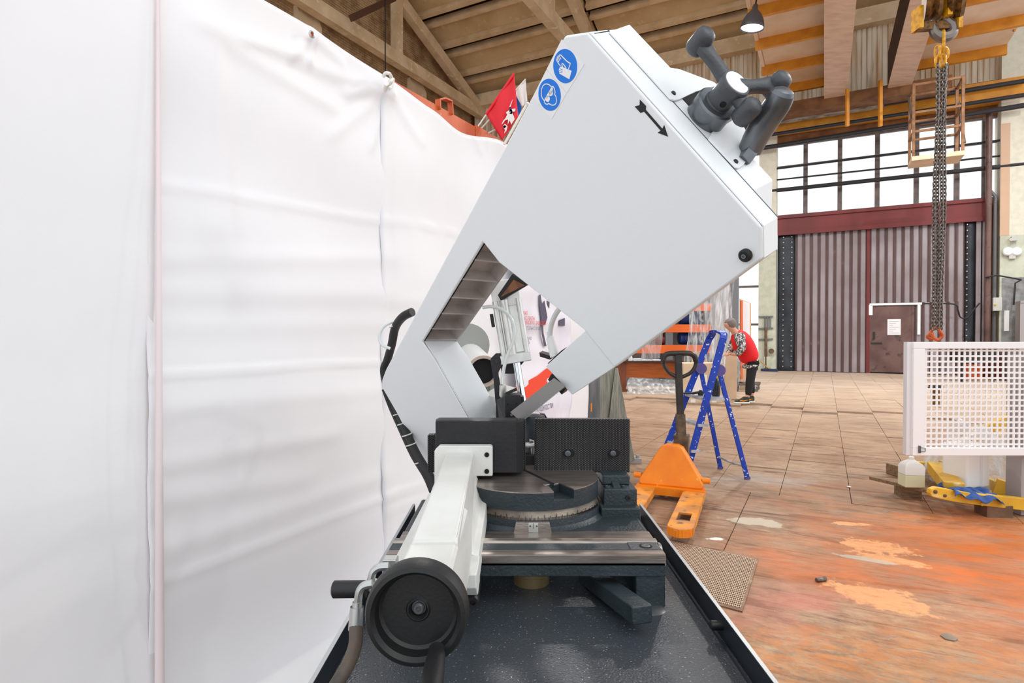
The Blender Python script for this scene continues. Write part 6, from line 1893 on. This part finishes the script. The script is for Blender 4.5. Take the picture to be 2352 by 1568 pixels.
# ---- guard wings round the tension knob
g_up = [CS(x, y, 0.004) for x, y in ((1446, 56), (1540, 155), (1560, 158), (1640, 188), (1650, 196), (1600, 209), (1560, 228), (1550, 230), (1540, 226), (1400, 72))]
m = MB(); m.prism(g_up, -BA * 0.003); gw1 = m.build('knob_guard', 'bow_white', fr_, bevel=0.0008)
g_dn = [CS(x, y, 0.004) for x, y in ((1636, 303), (1682, 276), (1690, 262), (1712, 296), (1716, 368), (1708, 378), (1697, 386), (1690, 384), (1628, 318))]
m = MB(); m.prism(g_dn, -BA * 0.003); gw2 = m.build('knob_guard', 'bow_white', fr_, bevel=0.0008)
for px, py, g in ((1547, 214, gw1), (1690, 371, gw2)):
    m = MB(); m.lathe(CS(px, py, 0.004), BA, [(0.0048, 0), (0.0042, 0.002), (0.002, 0.003)], 16); m.build('dome_screw', 'black_oxide', g)
m = MB(); m.prism([CS(x, y, 0.001) for x, y in ((1568, 226), (1612, 205), (1650, 200), (1685, 262), (1640, 302), (1636, 300))], -BA * 0.002); m.build('tension_slot', 'hole_dark', fr_)
# ---- tension knob
K0 = CS(1618, 272, 0.0)
KA = (BA - ray(1690, 190).normalized() * 0.2).normalized()       # spindle axis
m = MB(); m.lathe(K0 - KA * 0.01, KA, [(0.036, 0), (0.036, 0.046), (0.033, 0.049), (0.026, 0.049)], 36); kn = m.build('tension_collar', 'steel_grey', fr_)
hubc = onpl(1693, 189, K0 + KA * 0.085, KA)
hub0 = K0 + KA * 0.036
m = MB(); KL = (hubc - hub0).length; ka = (hubc - hub0).normalized()
m.lathe(hub0, ka, [(0.024, 0), (0.024, 0.003), (0.0225, 0.005), (0.0225, KL - 0.026), (0.0235, KL - 0.018), (0.027, KL - 0.010), (0.0275, KL - 0.003), (0.0255, KL)], 36); kb = m.build('knob_hub', 'grey_plastic', fr_, label='grey three arm tension knob')
KC = hubc - ka * 0.012
m = MB(); m.lathe(hubc - ka * 0.0002, ka, [(0.0225, 0), (0.022, 0.0012)], 32); m.build('white_cap', 'sticker_white', kb)
m = MB(); sp = hub0 + ka * 0.018
side = V((0.1, -1, -0.35)); side -= ka * side.dot(ka); side.normalize()
m.lathe(sp + side * 0.0222, side, [(0.0055, 0), (0.0055, 0.0012)], 14); m.build('grub_screw', 'hole_dark', kb)
kn_ = (ka - ray(1690, 190).normalized() * 0.25).normalized()
for (tx, ty) in ((1608, 97), (1782, 196), (1714, 258)):
    tip_ = onpl(tx, ty, KC, kn_)
    dvec = (tip_ - KC).normalized()
    L_ = (tip_ - KC).length
    s_ = dvec.cross(kn_).normalized()
    up_ = s_.cross(dvec).normalized()
    m = MB()
    n_ = 8
    for i in range(n_ + 1):
        t = i / n_
        w = 0.0145 - 0.0045 * math.sin(math.pi * min(1, t * 1.2))
        h = 0.011 - 0.002 * t
        c = KC + dvec * (0.012 + (L_ - 0.012) * t)
        m.v += [c + s_ * w * x + up_ * h * y for x, y in ((-1, -0.6), (-0.6, -1), (0.6, -1), (1, -0.6), (1, 0.6), (0.6, 1), (-0.6, 1), (-1, 0.6))]
    for i in range(n_):
        for q in range(8): m.f.append((i * 8 + q, i * 8 + (q + 1) % 8, (i + 1) * 8 + (q + 1) % 8, (i + 1) * 8 + q))
    m.lathe(tip_ - ka * 0.022, ka, [(0.010, 0), (0.0155, 0.004), (0.0175, 0.011), (0.0175, 0.034), (0.015, 0.042), (0.009, 0.046)], 24)
    m.build('knob_arm', 'grey_plastic', kb, angle=50)
# ---- curved lifting handle beyond the knob
hy = 1.0
hpts = bez([G(x, y, 0.13) for x, y in ((1722, 345), (1738, 312), (1764, 270), (1786, 238), (1797, 216))], 6)
m = MB(); m.tube(hpts, [0.020 + 0.002 * math.sin(math.pi * i / (len(hpts) - 1)) for i in range(len(hpts))], 18)
m.lathe(hpts[-1], hpts[-1] - hpts[-2], [(0.019, 0), (0.016, 0.006), (0.008, 0.010)], 18)
lh = m.build('lifting_handle', 'steel_grey', fr_, label='curved grey lifting handle')
m = MB(); m.lathe(hpts[len(hpts) // 2] - BN * 0.0165, -BN, [(0.0035, 0), (0.0035, 0.0025)], 12); m.build('handle_hole', 'hole_dark', lh)
m = MB(); m.bar(G(1700, 372, 0.10), hpts[1], 0.03, 0.02); m.build('handle_root', 'steel_grey', fr_)
# ---- blade guide arm
garm = [F(*p) for p in ((1343, 760), (1413, 843), (1312, 908), (1251, 842))]
m = MB(); m.prism([p + BN * 0.003 for p in garm], BN * 0.045); ga = m.build('blade_guide_arm', 'bow_white', saw, bevel=0.002, label='white sliding blade guide arm')
m = MB(); c0_ = F(1262, 862, 0.03); m.prism([G(*p, 0.04) for p in ((1258, 834), (1290, 804), (1290, 815), (1262, 842))], BN * 0.02); m.build('guide_clamp', 'black_oxide', ga)
m = MB(); m.bar(G(1268, 862, 0.03), G(1300, 896, 0.03), 0.024, 0.02, up=BN); m.build('guide_block', 'black_oxide', ga)
# blade in the cutting plane
def SLT(px, py): return onpl(px, py, V((0.044, JY, 1.0)), bnn)
Bq = [SLT(*p) for p in ((1172, 946), (1272, 868), (1298, 886), (1196, 968))]
m = MB()
nt = 46
top = [Bq[0].lerp(Bq[1], k / nt) for k in range(nt + 1)]
bot = []
down = ((Bq[3] - Bq[0]) + (Bq[2] - Bq[1])).normalized()
for k in range(nt * 2 + 1):
    p = Bq[3].lerp(Bq[2], k / (nt * 2))
    bot.append(p + (down * 0.003 if k % 2 else V((0, 0, 0))))
m.prism(top + bot[::-1], bnn * 0.0012); m.build('saw_blade', 'blade_steel', saw)
# hose and valve on the guide arm
m = MB(); m.tube(bez([G(x, y, 0.07) for x, y in ((1292, 700), (1276, 722), (1266, 748), (1263, 775))], 6), 0.0065, 10); m.build('coolant_hose', 'hose_clear', ga)
m = MB(); p = G(1263, 772, 0.07); q = G(1270, 800, 0.06); m.lathe(p, q - p, [(0.0068, -0.012), (0.007, 0), (0.011, 0.004), (0.013, 0.04), (0.013, 0.055)], 10); m.build('coolant_valve', 'film_roll', ga)
m = MB(); m.bar(G(1243, 812, 0.055), G(1266, 819, 0.055), 0.012, 0.012, up=BN); m.build('valve_lever', 'black_plastic', ga)
# ---- left blade guide block
yb = 1.64
m = MB()
sec = [(1140, 938), (1162, 905), (1196, 905), (1205, 916), (1205, 966), (1140, 966)]
a_ = [atY(x, y, yb) for x, y in ((1161, 907), (1196, 907), (1196, 968), (1161, 968))]
m.prism(a_, Y1 * 0.07); gb = m.build('guide_head', 'black_oxide', saw, bevel=0.0015)
m = MB(); m.prism([atY(1161, 907, yb), atY(1161, 968, yb), atY(1147, 968, yb + 0.04), atY(1141, 921, yb + 0.04)], X1 * 0.002 + Y1 * 0.03); m.build('guide_cheek', 'black_oxide', gb)
m = MB(); m.prism([atY(x, y, yb + 0.02) for x, y in ((1196, 910), (1203, 912), (1205, 935), (1196, 950))], Y1 * 0.05); m.build('guide_wedge', 'black_oxide', gb)
for px, py in ((1166, 928), (1186, 926), (1174, 942)):
    m = MB(); m.lathe(atY(px, py, yb - 0.0002), -Y1, [(0.0027, 0), (0.0027, 0.0006)], 10); m.build('screw_hole', 'hole_dark', gb)
m = MB(); m.lathe(atY(1175, 952, yb), -Y1, [(0.004, 0), (0.004, 0.006)], 6); m.build('hex_screw', 'zinc', gb)
# ---- hydraulic lift cylinder
yc = 1.80
lc = None
a_, b_ = atY(1163, 690, yc), atY(1183, 812, yc)
ax_ = (b_ - a_).normalized()
lx = Y1.cross(ax_).normalized() * -1
ly = ax_.cross(lx)
if lx.x < 0: lx = -lx
m = MB(); m.obox((a_ + b_) / 2, lx, ly, ax_, 0.042, 0.042, (b_ - a_).length / 2); lc = m.build('lift_cylinder', 'aluminium', saw, bevel=0.006, label='aluminium lift cylinder with steel rod')
for s in (-0.034, -0.008, 0.036):
    m = MB(); m.cyl(a_ + lx * s - Y1 * 0.042, b_ + lx * s - Y1 * 0.042, 0.009 if s != -0.008 else 0.014, n=14); m.build('cylinder_flute', 'aluminium', lc)
m = MB(); m.obox(b_ + ax_ * 0.012, lx, ly, ax_, 0.046, 0.046, 0.014); m.build('end_cap', 'aluminium', lc, bevel=0.002)
m = MB(); m.obox(a_ - ax_ * 0.02, lx, ly, ax_, 0.042, 0.045, 0.04); m.build('end_cap', 'film_roll', lc, bevel=0.002)
m = MB(); m.cyl(b_ + ax_ * 0.02, b_ + ax_ * 0.20, 0.0115, n=20); m.build('piston_rod', 'chrome', lc)
m = MB(); p = atY(1131, 736, yc - 0.02); m.obox(p, lx, ly, ax_, 0.005, 0.008, 0.02); m.build('sensor', 'black_plastic', lc)
m = MB()
br_ = [atY(x, y, yc - 0.045) for x, y in ((1126, 824), (1139, 811), (1152, 811), (1158, 824), (1152, 842), (1144, 856), (1152, 905), (1145, 930), (1138, 925), (1133, 868))]
m.prism(br_, Y1 * 0.02); bk_ = m.build('trunnion_bracket', 'black_oxide', saw, bevel=0.002)
m = MB(); m.prism([atY(x, y, yc + 0.04) for x, y in ((1196, 806), (1207, 814), (1209, 824), (1180, 858), (1152, 858), (1150, 840))], Y1 * 0.02); m.build('trunnion_plate', 'black_oxide', bk_)
m = MB(); m.lathe(atY(1142, 828, yc - 0.045), -Y1, [(0.0085, 0), (0.0085, 0.007)], 6); m.build('hex_bolt', 'black_oxide', bk_)
m = MB(); m.box(*[atY(x, 930, yc).x for x in (1140, 1200)], yc - 0.05, yc + 0.1, zd_(PD), atY(1140, 912, yc).z); m.build('pivot_post', 'teal_cast', saw)
# clear hoses around the cylinder
yh_ = 1.70
m = MB(); m.tube(bez([atY(x, y, yh_) for x, y in ((1108, 706), (1130, 704), (1155, 712), (1174, 732), (1181, 758), (1178, 785), (1166, 815), (1157, 848), (1155, 878))], 6), 0.0052, 10); m.build('clear_hose', 'hose_clear', lc)
m = MB(); p = atY(1155, 872, yh_); m.lathe(p, -UZ, [(0.0058, -0.008), (0.0062, 0.012), (0.010, 0.016), (0.0105, 0.045), (0.008, 0.05)], 12); m.build('hose_fitting', 'aluminium', lc)
m = MB(); m.bar(atY(1162, 904, yh_ - 0.03), atY(1187, 893, yh_ - 0.03), 0.009, 0.008); m.build('tap_lever', 'black_plastic', lc)
# brown lamp-like guard under the bow
m = MB(); m.prism([G(x, y, 0.16) for x, y in ((1132, 694), (1176, 630), (1212, 652), (1205, 658), (1138, 698))], BN * 0.02); bg_ = m.build('motor_guard', 'black_plastic', saw)
m = MB(); m.prism([G(x, y, 0.158) for x, y in ((1150, 682), (1180, 642), (1205, 655))], BN * 0.003); m.build('guard_window', 'brown_cover', bg_)
# hinge lug beside the lower arm
m = MB(); m.prism([G(x, y, 0.12) for x, y in ((1112, 905), (1146, 915), (1160, 975), (1100, 975))], BN * 0.08); m.build('bow_hinge_lug', 'cast_white', fr_)
pv = F(1010, 1090, 0.16)
m = MB(); m.prism([V((-0.22, 1.75, zd_(0.60))), V((0.10, 1.64, zd_(0.60))), V((0.12, 1.9, zd_(0.60))), V((-0.25, 2.2, zd_(0.60)))], UZ * 0.10); m.build('pivot_base', 'teal_cast', saw)
m = MB(); m.cyl(pv - BN * 0.02, pv + BN * 0.12, 0.05, n=20); m.build('pivot_shaft', 'steel_grey', saw)
# drive motor and pump seen through the opening
m = MB(); p = atY(1072, 790, 2.35); m.lathe(p, V((0.25, -1, -0.1)), [(0.085, 0), (0.085, 0.04)], 28); m.build('motor_fan_cover', 'motor_grey', saw)
mt = MB(); a_, b_ = atY(1078, 818, 2.35), atY(1110, 853, 2.02); mt.lathe(a_, b_ - a_, [(0.055, 0), (0.055, (b_ - a_).length), (0.047, (b_ - a_).length), (0.047, (b_ - a_).length - 0.05)], 28, caps=False); mt_ = mt.build('hollow_sleeve', 'film_roll', saw)
m = MB(); m.lathe(b_, (a_ - b_), [(0.047, 0.02), (0.0005, 0.021)], 24, caps=False); m.build('sleeve_bore', 'brown_cover' if False else 'hole_dark', mt_)
m = MB(); m.lathe(b_, (b_ - a_), [(0.056, -0.002), (0.056, 0.001), (0.046, 0.001), (0.046, -0.002)], 28, caps=False); m.build('sleeve_ring', 'tube_card', mt_)
m = MB(); m.lathe(atY(1118, 880, 2.08), V((-0.3, 1, 0.1)), [(0.05, 0), (0.05, 0.2)], 20)
for k in range(7): m.bar(atY(1108 + k * 3.2, 872 + k * 2, 2.075), atY(1106 + k * 3.2, 896 + k, 2.075), 0.003, 0.012, up=Y1)
m.build('finned_motor', 'motor_grey', saw)
# coolant pump / gearbox behind the jaw gap
m = MB(); m.lathe(V((atY(1228, 950, 1.66).x, 1.70, zd_(0.42))), UZ, [(0.034, 0), (0.034, 0.17), (0.03, 0.185), (0.012, 0.19)], 28); m.build('gearbox_housing', 'teal_cast', saw)
m = MB(); m.prism([atY(x, y, 1.8) for x, y in ((1240, 950), (1252, 952), (1258, 962), (1245, 965))], Y1 * 0.03); m.build('gearbox_lug', 'black_oxide', saw)
m = MB(); p = atY(1216, 1022, 1.60); m.tube([p - X1 * 0.02, p + X1 * 0.02], 0.008, 10); m.tube([p + UZ * 0.012, p + X1 * 0.008 + UZ * 0.012, p + X1 * 0.01 - UZ * 0.03], 0.005, 8); m.build('hose_clamp', 'aluminium', saw)
bx('gap_block', 'black_oxide', 0.02, 0.075, 1.58, 1.62, 0.325, 0.352)
# ---- black cable bundle behind the bow with white ties
yk = 2.22
cpts = [(947, 716, 2.12), (925, 728, 2.15), (908, 752, 2.2), (900, 790, 2.25), (890, 826, 2.3), (882, 850, 2.32), (890, 890, 2.32), (905, 930, 2.3), (925, 975, 2.22), (955, 1040, 2.1), (985, 1090, 2.0), (1000, 1125, 1.95)]
m = MB(); m.tube(bez([atY(*p) for p in cpts], 6), 0.016, 12); cbn = m.build('cable_bundle', 'cable_black', saw)
m = MB(); m.tube(bez([atY(x - 9, y + 4, Yq) for x, y, Yq in cpts[6:]], 6), 0.008, 10); m.build('thin_cable', 'cable_black', cbn)
for px, py, Yq in ((906, 748, 2.2), (897, 798, 2.26), (914, 950, 2.26), (924, 972, 2.22), (935, 998, 2.17), (944, 1020, 2.13), (965, 1060, 2.06)):
    c = atY(px, py, Yq); m = MB()
    m.tube([c + (X1 * math.cos(a) + Y1 * math.sin(a)) * 0.0175 + UZ * 0.006 * math.cos(a) for a in [2 * math.pi * k / 14 for k in range(14)]], 0.0025, 6, closed=True); m.build('cable_tie', 'tie_white', cbn)
m = MB(); m.tube(bez([atY(x, y, 2.2) for x, y in ((922, 738), (900, 740), (880, 752), (871, 775), (878, 792), (896, 800))], 6), 0.0055, 10); m.build('clear_loop_hose', 'hose_clear', cbn)
